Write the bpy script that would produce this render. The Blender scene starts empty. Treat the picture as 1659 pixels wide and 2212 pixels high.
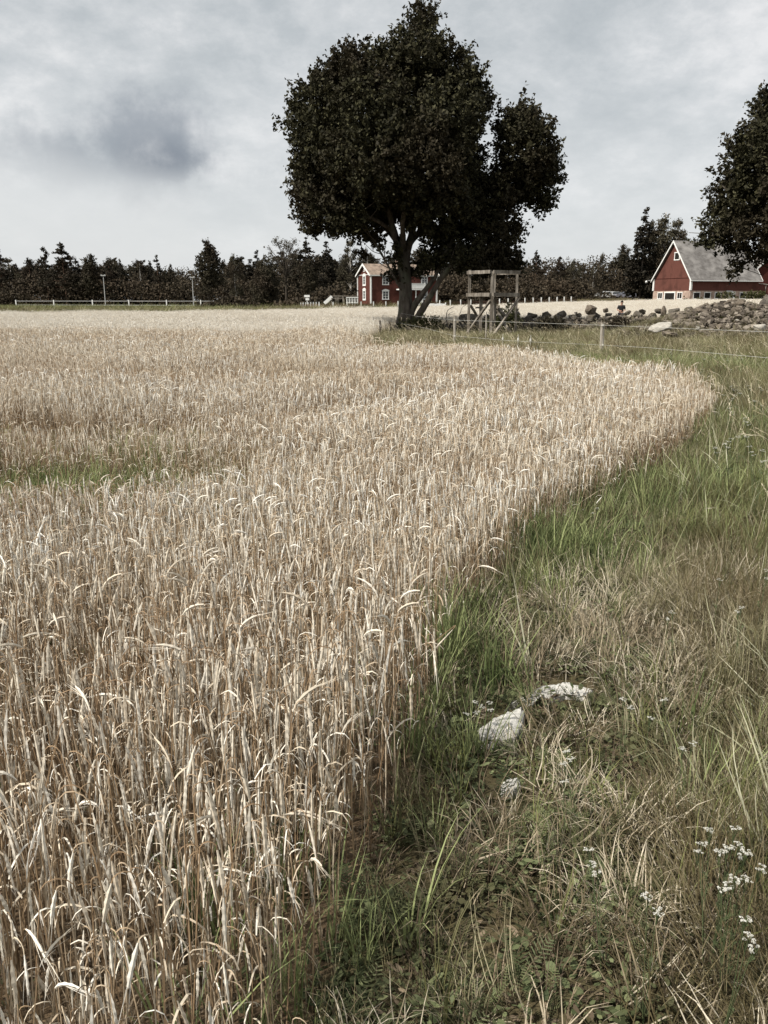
import bpy, math, random
import numpy as np
from mathutils import Vector, Matrix

R = math.radians
random.seed(7)
rng = np.random.default_rng(7)
sc = bpy.context.scene
COL = sc.collection

# ------------------------------------------------------------------ camera
F = 825.0                     # focal length in pixels of the 768x1024 frame
PITCH = math.atan((512 - 300) / F)
CZ = 1.6
cam_d = bpy.data.cameras.new('camera')
cam = bpy.data.objects.new('camera', cam_d)
COL.objects.link(cam)
cam_d.sensor_fit = 'VERTICAL'
cam_d.sensor_height = 36
cam_d.sensor_width = 27
cam_d.lens = 36 * F / 1024
cam_d.clip_start = 0.05
cam_d.clip_end = 4000
cam.location = (0, 0, CZ)
cam.rotation_euler = (math.pi / 2 - PITCH, 0, 0)
sc.camera = cam
sc.render.resolution_x = 768
sc.render.resolution_y = 1024
sc.view_settings.view_transform = 'Standard'
sc.view_settings.look = 'None'
sc.view_settings.gamma = 1.0
sc.view_settings.exposure = 0.36
sc.cycles.max_bounces = 6
sc.cycles.diffuse_bounces = 1
sc.cycles.transparent_max_bounces = 4

# ------------------------------------------------------------------ light
SUN_AZ = R(-120)               # 0 = straight ahead of the camera (+Y), negative = to the left
SUN_EL = R(50)
sdir = Vector((math.sin(SUN_AZ) * math.cos(SUN_EL), math.cos(SUN_AZ) * math.cos(SUN_EL), math.sin(SUN_EL)))
sun_d = bpy.data.lights.new('sun', 'SUN')
sun_d.energy = 4.6
sun_d.angle = R(1.2)
sun_d.color = (1.0, 0.95, 0.87)
sun = bpy.data.objects.new('sun', sun_d)
COL.objects.link(sun)
sun.rotation_euler = sdir.to_track_quat('Z', 'Y').to_euler()
sun.location = (0, 0, 40)

# ------------------------------------------------------------------ sky
world = bpy.data.worlds.new('World')
sc.world = world
world.use_nodes = True
wt = world.node_tree
wt.nodes.clear()


def N(t, typ, **kw):
    n = t.nodes.new(typ)
    for k, v in kw.items():
        if k.startswith('i_'):
            n.inputs[k[2:]].default_value = v
        else:
            setattr(n, k, v)
    return n


def ramp(t, stops, interp='LINEAR'):
    n = t.nodes.new('ShaderNodeValToRGB')
    n.color_ramp.interpolation = interp
    el = n.color_ramp.elements
    while len(el) < len(stops):
        el.new(0.5)
    for e, (p, c) in zip(el, stops):
        e.position = p
        e.color = (c[0], c[1], c[2], 1) if isinstance(c, (tuple, list)) else (c, c, c, 1)
    return n


def math_n(t, op, a, b=None, c=None):
    n = t.nodes.new('ShaderNodeMath')
    n.operation = op
    for i, v in enumerate((a, b, c)):
        if v is None:
            continue
        if isinstance(v, (int, float)):
            n.inputs[i].default_value = v
        else:
            t.links.new(v, n.inputs[i])
    return n.outputs[0]


def mixc(t, fac, a, b, blend='MIX'):
    n = t.nodes.new('ShaderNodeMix')
    n.data_type = 'RGBA'
    n.blend_type = blend
    for i, v in ((0, fac), (6, a), (7, b)):
        if isinstance(v, (int, float)):
            n.inputs[i].default_value = v
        elif isinstance(v, (tuple, list)):
            n.inputs[i].default_value = (v[0], v[1], v[2], 1)
        else:
            t.links.new(v, n.inputs[i])
    return n.outputs[2]


def pix_dir(X, Y):
    """direction of the photo position X, Y (1659x2212 coordinates)"""
    r = (X * 768 / 1659 - 384) / F
    u = (512 - Y * 1024 / 2212) / F
    c, s = math.cos(PITCH), math.sin(PITCH)
    return Vector((r, c + u * s, -s + u * c))


L = wt.links.new
sky = N(wt, 'ShaderNodeTexSky', sky_type='NISHITA', sun_disc=False, sun_elevation=SUN_EL,
        sun_rotation=SUN_AZ, air_density=1.0, dust_density=2.0, ozone_density=1.0)
tc = N(wt, 'ShaderNodeTexCoord')
sep = N(wt, 'ShaderNodeSeparateXYZ')
L(tc.outputs['Generated'], sep.inputs[0])
zz = math_n(wt, 'ADD', math_n(wt, 'MAXIMUM', sep.outputs[2], 0.0), 0.42)
cmb = N(wt, 'ShaderNodeCombineXYZ')
L(math_n(wt, 'DIVIDE', sep.outputs[0], zz), cmb.inputs[0])
L(math_n(wt, 'DIVIDE', sep.outputs[1], zz), cmb.inputs[1])
n1 = N(wt, 'ShaderNodeTexNoise', i_Scale=2.4, i_Detail=9.0, i_Roughness=0.58, i_Distortion=0.3)
L(cmb.outputs[0], n1.inputs['Vector'])
n2 = N(wt, 'ShaderNodeTexNoise', i_Scale=11.0, i_Detail=8.0, i_Roughness=0.66)
L(cmb.outputs[0], n2.inputs['Vector'])
v = math_n(wt, 'ADD', math_n(wt, 'MULTIPLY', n1.outputs[0], 0.66), math_n(wt, 'MULTIPLY', n2.outputs[0], 0.34))
cl = ramp(wt, [(0.34, (4.1, 4.45, 4.65)), (0.45, (5.1, 5.4, 5.55)), (0.53, (6.2, 6.4, 6.5)), (0.62, (8.0, 8.0, 8.0))])
# ramp colours are clamped to 1 in the UI only; scale them explicitly instead
for e in cl.color_ramp.elements:
    e.color = (e.color[0] / 8, e.color[1] / 8, e.color[2] / 8, 1)
L(v, cl.inputs[0])
cl8 = mixc(wt, 1.0, cl.outputs[0], (8.3, 8.3, 8.3), 'MULTIPLY')
# paler band of cloud low over the horizon
hz = N(wt, 'ShaderNodeMapRange', interpolation_type='SMOOTHSTEP')
hz.inputs[1].default_value = 0.30
hz.inputs[2].default_value = 0.02
L(sep.outputs[2], hz.inputs[0])
cl9 = mixc(wt, math_n(wt, 'MULTIPLY', hz.outputs[0], 0.75), cl8, (7.9, 8.05, 8.1))


def blob(X, Y, rad, sx=1.0, sy=1.0):
    d = pix_dir(X, Y).normalized()
    vs = N(wt, 'ShaderNodeVectorMath', operation='SUBTRACT')
    L(tc.outputs['Generated'], vs.inputs[0])
    vs.inputs[1].default_value = d
    vm = N(wt, 'ShaderNodeVectorMath', operation='MULTIPLY')
    L(vs.outputs[0], vm.inputs[0])
    vm.inputs[1].default_value = (1 / sx, 1, 1 / sy)
    nn = N(wt, 'ShaderNodeTexNoise', i_Scale=9.0, i_Detail=6.0, i_Roughness=0.6)
    L(tc.outputs['Generated'], nn.inputs['Vector'])
    vl = N(wt, 'ShaderNodeVectorMath', operation='LENGTH')
    L(vm.outputs[0], vl.inputs[0])
    dd = math_n(wt, 'ADD', vl.outputs['Value'], math_n(wt, 'MULTIPLY', math_n(wt, 'SUBTRACT', nn.outputs[0], 0.5), rad * 2.6))
    mr = N(wt, 'ShaderNodeMapRange', interpolation_type='SMOOTHSTEP')
    mr.inputs[1].default_value = rad
    mr.inputs[2].default_value = 0.0
    L(dd, mr.inputs[0])
    return mr.outputs[0]


c10 = mixc(wt, math_n(wt, 'MULTIPLY', blob(300, 318, 0.11, 1.9, 0.55), 0.85), cl9, (2.7, 3.0, 3.4))
c11 = mixc(wt, math_n(wt, 'MULTIPLY', blob(355, 345, 0.055, 1.3, 0.5), 0.8), c10, (1.9, 2.15, 2.6))
c12 = mixc(wt, math_n(wt, 'MULTIPLY', blob(130, 480, 0.16, 1.6, 0.6), 0.6), c11, (7.6, 7.7, 7.7))
fin = mixc(wt, 0.9, sky.outputs[0], c12)
bg = N(wt, 'ShaderNodeBackground', i_Strength=0.082)
L(fin, bg.inputs[0])
wo = N(wt, 'ShaderNodeOutputWorld')
L(bg.outputs[0], wo.inputs[0])


# ------------------------------------------------------------------ helpers
def sst(x, a, b):
    t = np.clip((np.asarray(x, float) - a) / (b - a), 0, 1)
    return t * t * (3 - 2 * t)


_lat = {}


def vnoise(x, y, scale, seed=0):
    """value noise 0..1"""
    if seed not in _lat:
        _lat[seed] = np.random.default_rng(1000 + seed).random((256, 256))
    g = _lat[seed]
    x = np.asarray(x, float) / scale
    y = np.asarray(y, float) / scale
    xi = np.floor(x).astype(int)
    yi = np.floor(y).astype(int)
    fx = x - xi
    fy = y - yi
    fx = fx * fx * (3 - 2 * fx)
    fy = fy * fy * (3 - 2 * fy)
    a = g[xi % 256, yi % 256]
    b = g[(xi + 1) % 256, yi % 256]
    c = g[xi % 256, (yi + 1) % 256]
    d = g[(xi + 1) % 256, (yi + 1) % 256]
    return (a * (1 - fx) + b * fx) * (1 - fy) + (c * (1 - fx) + d * fx) * fy


WALL = [(0.9, 46.5), (4.0, 45.5), (8.0, 44.0), (12.5, 43.0), (17.0, 42.0), (22, 41.5), (30, 41)]
PILE = (13.9, 34.6)
FARX = [-70, -40, -9, -1, 7.5, 18.5, 34, 58, 70]
FARY = [72, 76, 96, 108, 114, 122, 130, 138, 140]


def seg_dist(x, y, pts):
    x = np.asarray(x, float)
    y = np.asarray(y, float)
    best = np.full(np.broadcast(x, y).shape, 1e9)
    for (x0, y0), (x1, y1) in zip(pts[:-1], pts[1:]):
        dx, dy = x1 - x0, y1 - y0
        t = np.clip(((x - x0) * dx + (y - y0) * dy) / (dx * dx + dy * dy), 0, 1)
        best = np.minimum(best, np.hypot(x - x0 - t * dx, y - y0 - t * dy))
    return best


def H(x, y):
    x = np.asarray(x, float)
    y = np.asarray(y, float)
    h = sst(x, -15, 50) * (1.1 * sst(y, 50, 140) + 0.5 * sst(y, 140, 200) + 0.45 * sst(y, 162, 186))
    h = h + 0.05 * (vnoise(x, y, 1.3, 1) - 0.5) * sst(y, 60, 30) + 0.02 * (vnoise(x, y, 0.4, 2) - 0.5) * sst(y, 25, 10)
    d = seg_dist(x, y, WALL)
    h = h + 0.60 * np.exp(-(d / 0.85) ** 2) * sst(x, 1.5, 7) * (1 + .35 * sst(x, 10, 14) * sst(x, 22, 18))
    fy = np.interp(x, FARX, FARY)
    h = h + 0.25 * sst(y - fy, 0.3, 2.5) * sst(x, -18, -9) * sst(x, 48, 40)
    px, py = x - PILE[0], y - PILE[1]
    h = h + 1.12 * np.exp(-((px / 2.1) ** 2 + (py / 1.7) ** 2) ** 1.0)
    h = h + 0.80 * np.exp(-(((px - 2.9) / 2.6) ** 2 + (py / 1.8) ** 2)) + 0.55 * np.exp(-(((px + 2.6) / 1.9) ** 2 + ((py + .3) / 1.5) ** 2))
    return h


def Hs(x, y):
    return float(H(x, y))


def gx(X, D, z=0.0):
    """world x of the photo column X at distance D and height z"""
    c = D * math.cos(PITCH) - (z - CZ) * math.sin(PITCH)
    return (X * 768 / 1659 - 384) / F * c


def atD(X, Y, D):
    d = pix_dir(X, Y)
    t = D / d.y
    return Vector((d.x * t, D, CZ + d.z * t))


def atz(X, Y, z=0.0):
    d = pix_dir(X, Y)
    t = (z - CZ) / d.z
    return Vector((d.x * t, d.y * t, z))


def tag(o, label=None, cat=None, group=None, kind=None):
    if label:
        o['label'] = label
    if cat:
        o['category'] = cat
    if group:
        o['group'] = group
    if kind:
        o['kind'] = kind
    return o


def empty(name, loc, rz=0.0, scale=1.0):
    o = bpy.data.objects.new(name, None)
    COL.objects.link(o)
    o.location = loc
    o.rotation_euler = (0, 0, rz)
    o.scale = (scale,) * 3 if isinstance(scale, (int, float)) else scale
    o.empty_display_size = 0.3
    return o


def copy_tree(o, parent=None):
    c = o.copy()
    COL.objects.link(c)
    if parent:
        c.parent = parent
    for ch in list(o.children):
        copy_tree(ch, c)
    return c


class MB:
    def __init__(s):
        s.v, s.f, s.m, s.mi = [], [], [], 0

    def mat(s, i):
        s.mi = i
        return s

    def face(s, idx):
        s.f.append(tuple(idx))
        s.m.append(s.mi)

    def poly(s, pts):
        b = len(s.v)
        s.v += [tuple(p) for p in pts]
        s.face(range(b, b + len(pts)))

    def box(s, c, size, rot=None):
        b = len(s.v)
        M = rot if rot is not None else Matrix.Identity(3)
        for dz in (-.5, .5):
            for dx, dy in ((-.5, -.5), (.5, -.5), (.5, .5), (-.5, .5)):
                p = M @ Vector((dx * size[0], dy * size[1], dz * size[2]))
                s.v.append((c[0] + p.x, c[1] + p.y, c[2] + p.z))
        for q in ((3, 2, 1, 0), (4, 5, 6, 7), (0, 1, 5, 4), (1, 2, 6, 5), (2, 3, 7, 6), (3, 0, 4, 7)):
            s.face([b + i for i in q])
        return s

    def beam(s, a, b, w, t=None, jitter=0.0):
        """squared timber from a to b"""
        a, b = Vector(a), Vector(b)
        d = b - a
        q = d.to_track_quat('Z', 'Y').to_matrix()
        t = t or w
        n = 5
        base = len(s.v)
        for i in range(n + 1):
            c = a + d * (i / n)
            jx, jy = random.uniform(-jitter, jitter), random.uniform(-jitter, jitter)
            k = 1 + random.uniform(-jitter, jitter) * 2
            for dx, dy in ((-.5, -.5), (.5, -.5), (.5, .5), (-.5, .5)):
                s.v.append(tuple(c + q @ Vector((dx * w * k + jx, dy * t * k + jy, 0))))
        for i in range(n):
            for k in range(4):
                s.face((base + 4 * i + k, base + 4 * i + (k + 1) % 4, base + 4 * i + 4 + (k + 1) % 4, base + 4 * i + 4 + k))
        s.face((base + 3, base + 2, base + 1, base))
        e = base + 4 * n
        s.face((e, e + 1, e + 2, e + 3))
        return s

    def tube(s, pts, rad, n=6, cap=True, flat=None):
        pts = [Vector(p) for p in pts]
        base = len(s.v)
        ref = Vector((0.31, 0.95, 0.02)).normalized()
        m = len(pts)
        for i, p in enumerate(pts):
            d = (pts[min(i + 1, m - 1)] - pts[max(i - 1, 0)]).normalized()
            a = d.cross(ref)
            if a.length < 0.1:
                a = d.cross(Vector((1, 0, 0)))
            a.normalize()
            b = d.cross(a)
            r = rad[i] if isinstance(rad, (list, tuple)) else rad
            for k in range(n):
                th = 2 * math.pi * k / n
                fl = flat or 1.0
                s.v.append(tuple(p + a * (r * math.cos(th)) + b * (r * fl * math.sin(th))))
        for i in range(m - 1):
            for k in range(n):
                k2 = (k + 1) % n
                s.face((base + i * n + k, base + i * n + k2, base + (i + 1) * n + k2, base + (i + 1) * n + k))
        if cap:
            s.face([base + k for k in range(n)][::-1])
            s.face([base + (m - 1) * n + k for k in range(n)])
        return s

    def ribbon(s, pts, wid, side):
        base = len(s.v)
        side = Vector(side).normalized()
        for i, p in enumerate(pts):
            w = wid[i] if isinstance(wid, (list, tuple)) else wid
            p = Vector(p)
            s.v.append(tuple(p - side * w * .5))
            s.v.append(tuple(p + side * w * .5))
        for i in range(len(pts) - 1):
            b = base + 2 * i
            s.face((b, b + 1, b + 3, b + 2))
        return s

    def mesh(s, name, mats, smooth=False):
        me = bpy.data.meshes.new(name)
        me.from_pydata(s.v, [], s.f)
        for m in (mats if isinstance(mats, (list, tuple)) else [mats]):
            me.materials.append(m)
        me.polygons.foreach_set('material_index', s.m)
        if smooth:
            me.polygons.foreach_set('use_smooth', [True] * len(s.f))
        me.update()
        return me

    def build(s, name, mats, parent=None, smooth=False, loc=None):
        o = bpy.data.objects.new(name, s.mesh(name, mats, smooth))
        COL.objects.link(o)
        if parent:
            o.parent = parent
        if loc is not None:
            o.location = loc
        return o


def quads_mesh(name, V, mats, smooth=False, mi=None):
    """V: (n,4,3) array of separate quads"""
    n = len(V)
    me = bpy.data.meshes.new(name)
    me.vertices.add(n * 4)
    me.vertices.foreach_set('co', V.reshape(-1).astype(np.float32))
    me.loops.add(n * 4)
    me.loops.foreach_set('vertex_index', np.arange(n * 4, dtype=np.int32))
    me.polygons.add(n)
    me.polygons.foreach_set('loop_start', np.arange(0, n * 4, 4, dtype=np.int32))
    for m in (mats if isinstance(mats, (list, tuple)) else [mats]):
        me.materials.append(m)
    if mi is not None:
        me.polygons.foreach_set('material_index', mi)
    me.update(calc_edges=True)
    return me


def mobj(name, me, parent=None, loc=None):
    o = bpy.data.objects.new(name, me)
    COL.objects.link(o)
    if parent:
        o.parent = parent
    if loc is not None:
        o.location = loc
    return o


# ------------------------------------------------------------------ materials
def new_mat(name):
    m = bpy.data.materials.new(name)
    m.use_nodes = True
    t = m.node_tree
    b = t.nodes['Principled BSDF']
    return m, t, b


def surf(name, c1, c2, scale=3.0, rough=0.85, bump=0.0, bscale=None, metal=0.0, stretch=None, c3=None, spec=0.3, contrast=(0.35, 0.65)):
    """two-tone weathered surface in object space"""
    m, t, b = new_mat(name)
    lk = t.links.new
    tcn = N(t, 'ShaderNodeTexCoord')
    mp = N(t, 'ShaderNodeMapping')
    lk(tcn.outputs['Object'], mp.inputs[0])
    if stretch:
        mp.inputs['Scale'].default_value = stretch
    nz = N(t, 'ShaderNodeTexNoise', i_Scale=scale, i_Detail=8.0, i_Roughness=0.65)
    lk(mp.outputs[0], nz.inputs['Vector'])
    rp = ramp(t, [(contrast[0], c1), (contrast[1], c2)])
    lk(nz.outputs[0], rp.inputs[0])
    out = rp.outputs[0]
    if c3:
        nz2 = N(t, 'ShaderNodeTexNoise', i_Scale=scale * 0.37, i_Detail=5.0)
        lk(tcn.outputs['Object'], nz2.inputs['Vector'])
        r2 = ramp(t, [(0.5, 0.0), (0.66, 1.0)])
        lk(nz2.outputs[0], r2.inputs[0])
        out = mixc(t, r2.outputs[0], out, c3)
    lk(out, b.inputs['Base Color'])
    b.inputs['Roughness'].default_value = rough
    b.inputs['Metallic'].default_value = metal
    b.inputs['Specular IOR Level'].default_value = spec
    if bump:
        nb = N(t, 'ShaderNodeTexNoise', i_Scale=bscale or scale * 2, i_Detail=8.0, i_Roughness=0.7)
        lk(mp.outputs[0], nb.inputs['Vector'])
        bm = N(t, 'ShaderNodeBump', i_Strength=bump, i_Distance=0.05)
        lk(nb.outputs[0], bm.inputs['Height'])
        lk(bm.outputs[0], b.inputs['Normal'])
    return m


def foliage(name, c1, c2, trans=0.25, c3=None, pscale=0.35, instanced=False, rough=0.65, cmid=None, spec=0.2):
    """leaves: colour differs from leaf to leaf and patch to patch"""
    m, t, b = new_mat(name)
    lk = t.links.new
    if instanced:
        oi = N(t, 'ShaderNodeObjectInfo')
        rnd = oi.outputs['Random']
    else:
        gi = N(t, 'ShaderNodeNewGeometry')
        rnd = gi.outputs['Random Per Island']
    stops = [(0.0, c1), (1.0, c2)] if cmid is None else [(0.0, c1), (0.5, cmid), (1.0, c2)]
    rp = ramp(t, stops)
    lk(rnd, rp.inputs[0])
    out = rp.outputs[0]
    if c3:
        ge = N(t, 'ShaderNodeNewGeometry')
        nz = N(t, 'ShaderNodeTexNoise', i_Scale=pscale, i_Detail=4.0)
        lk(ge.outputs['Position'], nz.inputs['Vector'])
        r2 = ramp(t, [(0.46, 0.0), (0.6, 0.85)])
        lk(nz.outputs[0], r2.inputs[0])
        out = mixc(t, r2.outputs[0], out, c3)
    lk(out, b.inputs['Base Color'])
    b.inputs['Roughness'].default_value = rough
    b.inputs['Specular IOR Level'].default_value = spec
    if trans:
        tr = N(t, 'ShaderNodeBsdfTranslucent')
        lk(out, tr.inputs[0])
        mx = N(t, 'ShaderNodeMixShader')
        mx.inputs[0].default_value = trans
        lk(b.outputs[0], mx.inputs[1])
        lk(tr.outputs[0], mx.inputs[2])
        lk(mx.outputs[0], t.nodes['Material Output'].inputs[0])
    return m


M_bark = surf('oak_bark', (.045, .036, .028), (.15, .125, .10), 5, .95, 1.0, 9, stretch=(1, 1, .25), c3=(.10, .10, .07))
M_bark_dark = surf('dark_bark', (.03, .024, .018), (.08, .065, .05), 4, .95, .8, stretch=(1, 1, .3))
M_bark_birch = surf('birch_bark', (.05, .045, .04), (.5, .47, .42), 2.0, .8, .2, stretch=(1, 1, 3), contrast=(.35, .5))
M_bark_pine = surf('pine_bark', (.08, .05, .035), (.19, .11, .07), 3, .9, .5)
M_oak = foliage('oak_leaves', (.018, .018, .010), (.078, .074, .038), .12, (.036, .029, .018), .25, cmid=(.030, .028, .015), spec=.1)
M_pineleaf = foliage('pine_needles', (.026, .023, .017), (.058, .050, .034), .05, (.045, .034, .024), .15, spec=.08)
M_spruceleaf = foliage('spruce_needles', (.020, .018, .014), (.044, .038, .027), .05, spec=.08)
M_birchleaf = foliage('birch_leaves', (.045, .040, .028), (.11, .098, .064), .2, (.07, .055, .038), .2, spec=.1)
M_broadleaf = foliage('broad_leaves', (.028, .025, .017), (.07, .060, .038), .1, (.052, .040, .028), .2, spec=.1)
M_under = foliage('undergrowth_leaves', (.026, .021, .015), (.075, .060, .04), .1, (.065, .049, .033), .08, spec=.08)
M_bush = foliage('bush_leaves', (.05, .055, .022), (.13, .13, .055), .2)
M_wood = surf('weathered_timber', (.10, .085, .068), (.34, .305, .26), 6, .9, .7, 14, stretch=(1, 1, .15), c3=(.13, .11, .085), spec=.15)
M_post = surf('grey_post_wood', (.22, .19, .15), (.52, .48, .42), 9, .9, .6, stretch=(1, 1, .15))
M_rope = surf('white_rope', (.42, .41, .38), (.58, .57, .53), 20, .6)
M_stake = surf('dark_stake_wood', (.03, .025, .02), (.08, .065, .05), 9, .95, .5)
M_fibre = surf('pale_fibreglass', (.5, .48, .42), (.68, .66, .6), 9, .5)
M_redwall = surf('falu_red_boards', (.085, .033, .025), (.125, .046, .035), 2.5, .9, .0, stretch=(6, 6, .6), c3=(.075, .029, .022), spec=.1)
M_barnred = surf('weathered_red_boards', (.105, .043, .033), (.145, .060, .047), 1.6, .92, 0, stretch=(5, 5, .5), c3=(.085, .036, .028), spec=.1)
M_darkred = surf('dark_red_boards', (.055, .018, .014), (.09, .028, .02), 1.6, .92, 0, stretch=(5, 5, .5), spec=.1)
M_white = surf('white_paint', (.70, .70, .67), (.84, .84, .81), 3, .6)
M_glass = surf('dark_window_glass', (.02, .022, .024), (.05, .055, .06), .8, .08, spec=.6)
M_void = surf('dark_opening', (.008, .007, .006), (.02, .017, .013), 2, .95)
M_metal = surf('galvanised_metal', (.42, .42, .41), (.6, .6, .58), 6, .45, metal=.4)


def brick(name, ca, cb, mort, scale=2.2, bw=.5, rh=.25, rough=.9):
    m, t, b = new_mat(name)
    lk = t.links.new
    tcn = N(t, 'ShaderNodeTexCoord')
    geo = N(t, 'ShaderNodeNewGeometry')
    sp = N(t, 'ShaderNodeSeparateXYZ')
    lk(tcn.outputs['Object'], sp.inputs[0])
    cb_ = N(t, 'ShaderNodeCombineXYZ')
    lk(math_n(t, 'ADD', sp.outputs[0], sp.outputs[1]), cb_.inputs[0])
    lk(sp.outputs[2], cb_.inputs[1])
    br = N(t, 'ShaderNodeTexBrick')
    br.inputs['Color1'].default_value = (*ca, 1)
    br.inputs['Color2'].default_value = (*cb, 1)
    br.inputs['Mortar'].default_value = (*mort, 1)
    br.inputs['Scale'].default_value = scale
    br.inputs['Mortar Size'].default_value = .03
    br.inputs['Brick Width'].default_value = bw
    br.inputs['Row Height'].default_value = rh
    lk(cb_.outputs[0], br.inputs['Vector'])
    nz = N(t, 'ShaderNodeTexNoise', i_Scale=1.4, i_Detail=6.0)
    lk(tcn.outputs['Object'], nz.inputs['Vector'])
    r = ramp(t, [(.35, .6), (.7, 1.15)])
    lk(nz.outputs[0], r.inputs[0])
    lk(mixc(t, 1.0, br.outputs[0], r.outputs[0], 'MULTIPLY'), b.inputs['Base Color'])
    b.inputs['Roughness'].default_value = rough
    b.inputs['Specular IOR Level'].default_value = .15
    return m


M_brick = brick('pale_brick_base', (.44, .27, .20), (.5, .36, .28), (.5, .45, .4))
M_tile = brick('clay_roof_tiles', (.33, .255, .20), (.27, .205, .16), (.18, .14, .11), 3.0, .3, .5)
M_slate = surf('grey_roof_sheeting', (.105, .097, .09), (.20, .188, .178), 1.1, .9, .1, c3=(.27, .255, .24), stretch=(1, 1, 1.8))
M_slate2 = surf('brown_roof_sheeting', (.10, .085, .075), (.16, .14, .125), 1.5, .85, .1)


def rock_mat(name, a, b, c3=None):
    return surf(name, a, b, 4, .9, .6, 10, c3=c3)


M_rock_dark = rock_mat('dark_lichened_rock', (.05, .043, .035), (.17, .15, .125), (.09, .075, .05))
M_rock_mid = rock_mat('brown_grey_rock', (.07, .055, .041), (.21, .175, .138), (.10, .08, .058))
M_rock_pale = rock_mat('pale_granite', (.27, .25, .215), (.47, .44, .385))
M_rubble = foliage('rubble_stone', (.045, .037, .03), (.26, .225, .185), 0, cmid=(.11, .092, .073), spec=.1)
M_slab = surf('white_granite', (.47, .45, .41), (.68, .66, .61), 11, .9, .5, 40, c3=(.38, .35, .30))  # mottled white stone with duller patches

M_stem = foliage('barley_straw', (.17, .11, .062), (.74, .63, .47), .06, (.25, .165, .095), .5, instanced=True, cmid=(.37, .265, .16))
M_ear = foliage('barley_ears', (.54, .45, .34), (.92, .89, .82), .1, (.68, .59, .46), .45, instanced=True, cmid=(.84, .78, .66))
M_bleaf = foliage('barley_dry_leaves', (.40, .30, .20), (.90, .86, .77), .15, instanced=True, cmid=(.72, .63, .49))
M_fstem = foliage('far_barley_straw', (.45, .37, .27), (.80, .73, .60), .1, instanced=True, cmid=(.62, .53, .41))  # paler copy of the near straw; distant brightness put into the colour
M_fear = foliage('far_barley_ears', (.70, .63, .51), (.92, .89, .82), .1, instanced=True, cmid=(.84, .79, .69))  # near ears again, lightened so the far field looks bright
M_green = foliage('green_grass', (.05, .062, .02), (.26, .275, .105), .15, (.11, .10, .045), .8, instanced=True)
M_green2 = foliage('fresh_grass', (.06, .085, .026), (.34, .38, .17), .2, instanced=True)
M_dry = foliage('dry_grass', (.072, .062, .028), (.50, .46, .30), .1, (.115, .088, .045), .6, instanced=True, cmid=(.16, .142, .07))
M_pale = foliage('pale_grass_blades', (.10, .10, .045), (.62, .60, .44), .2, instanced=True, cmid=(.24, .24, .13))
M_thatch = foliage('pale_dry_thatch', (.14, .11, .065), (.66, .59, .46), .1, instanced=True, cmid=(.34, .28, .19))
M_pan = foliage('grass_seed_heads', (.40, .33, .20), (.68, .61, .46), .25, instanced=True)
M_weed = foliage('weed_leaves', (.03, .042, .016), (.17, .19, .09), .1, (.07, .062, .03), 1.5, instanced=True)
M_brownweed = foliage('brown_litter', (.05, .036, .022), (.26, .20, .135), .1, instanced=True)
M_yleaf = foliage('yarrow_leaves', (.06, .085, .035), (.12, .15, .07), .2)
M_yfl = foliage('yarrow_florets', (.34, .32, .26), (.78, .77, .71), .15, cmid=(.62, .61, .55))
M_litter = surf('litter', (.1, .07, .045), (.2, .15, .1), 9, .95)

# ------------------------------------------------------------------ regions on the ground
# right-hand edge of the crop, from the camera to the corner, then back along the fence side to the tip
edge = [atz(640, 2330), atz(690, 2150), atz(790, 1900), atz(850, 1745), atz(905, 1610), atz(975, 1430), atz(1050, 1300),
        atz(1160, 1185), atz(1330, 1085), atz(1460, 1000), atz(1522, 942), atz(1542, 912)]
edge = [(p.x, p.y) for p in edge]
upper = [atz(1526, 810, .58), atz(1488, 793, .58), atz(1400, 778, .56), atz(1300, 768, .58), atz(1200, 757, .58), atz(1100, 748, .6),
         atz(1000, 740, .6), atz(900, 737, .6), atz(820, 735, .6), atz(775, 727, .6)]
upper = [(p.x, p.y) for p in upper]
behind = [(gx(770, 29), 29), (gx(795, 37), 37), (gx(828, 46), 46), (gx(860, 51), 51), (gx(905, 51.5), 51.5), (gx(1000, 52), 51), (10, 49.5), (18, 48.5), (26, 47.5), (40, 47)]
far = [(gx(2000, 140), 140), (gx(1660, 138), 138), (gx(1300, 130), 130), (gx(1100, 122), 122), (gx(950, 114), 114), (gx(780, 108), 108),
       (gx(650, 96), 96), (gx(490, 84), 84), (gx(250, 79), 79), (gx(0, 76), 76), (gx(-250, 72), 72)]
nearleft = [(-6.0, 3.0), (-3.0, 0.3), (-0.5, 0.15)]
FIELD = [(edge[0][0], 0.15)] + edge + upper + behind + far + nearleft
FIELD = np.array(FIELD)


def inpoly(x, y, P):
    x = np.asarray(x, float)
    y = np.asarray(y, float)
    c = np.zeros(np.broadcast(x, y).shape, bool)
    j = len(P) - 1
    for i in range(len(P)):
        xi, yi = P[i]
        xj, yj = P[j]
        cond = ((yi > y) != (yj > y)) & (x < (xj - xi) * (y - yi) / (yj - yi + 1e-12) + xi)
        c ^= cond
        j = i
    return c


def in_field(x, y):
    return inpoly(x, y, FIELD)


EDGELINE = [tuple(p) for p in FIELD[:len(edge) + 1]]


def blobw(x, y, X, Y, rx, ry=None, z=0.0):
    """soft spot on the ground whose middle is seen at X, Y"""
    p = atz(X, Y, z)
    return np.exp(-(((x - p.x) / rx) ** 2 + ((y - p.y) / (ry or rx)) ** 2))


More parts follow.
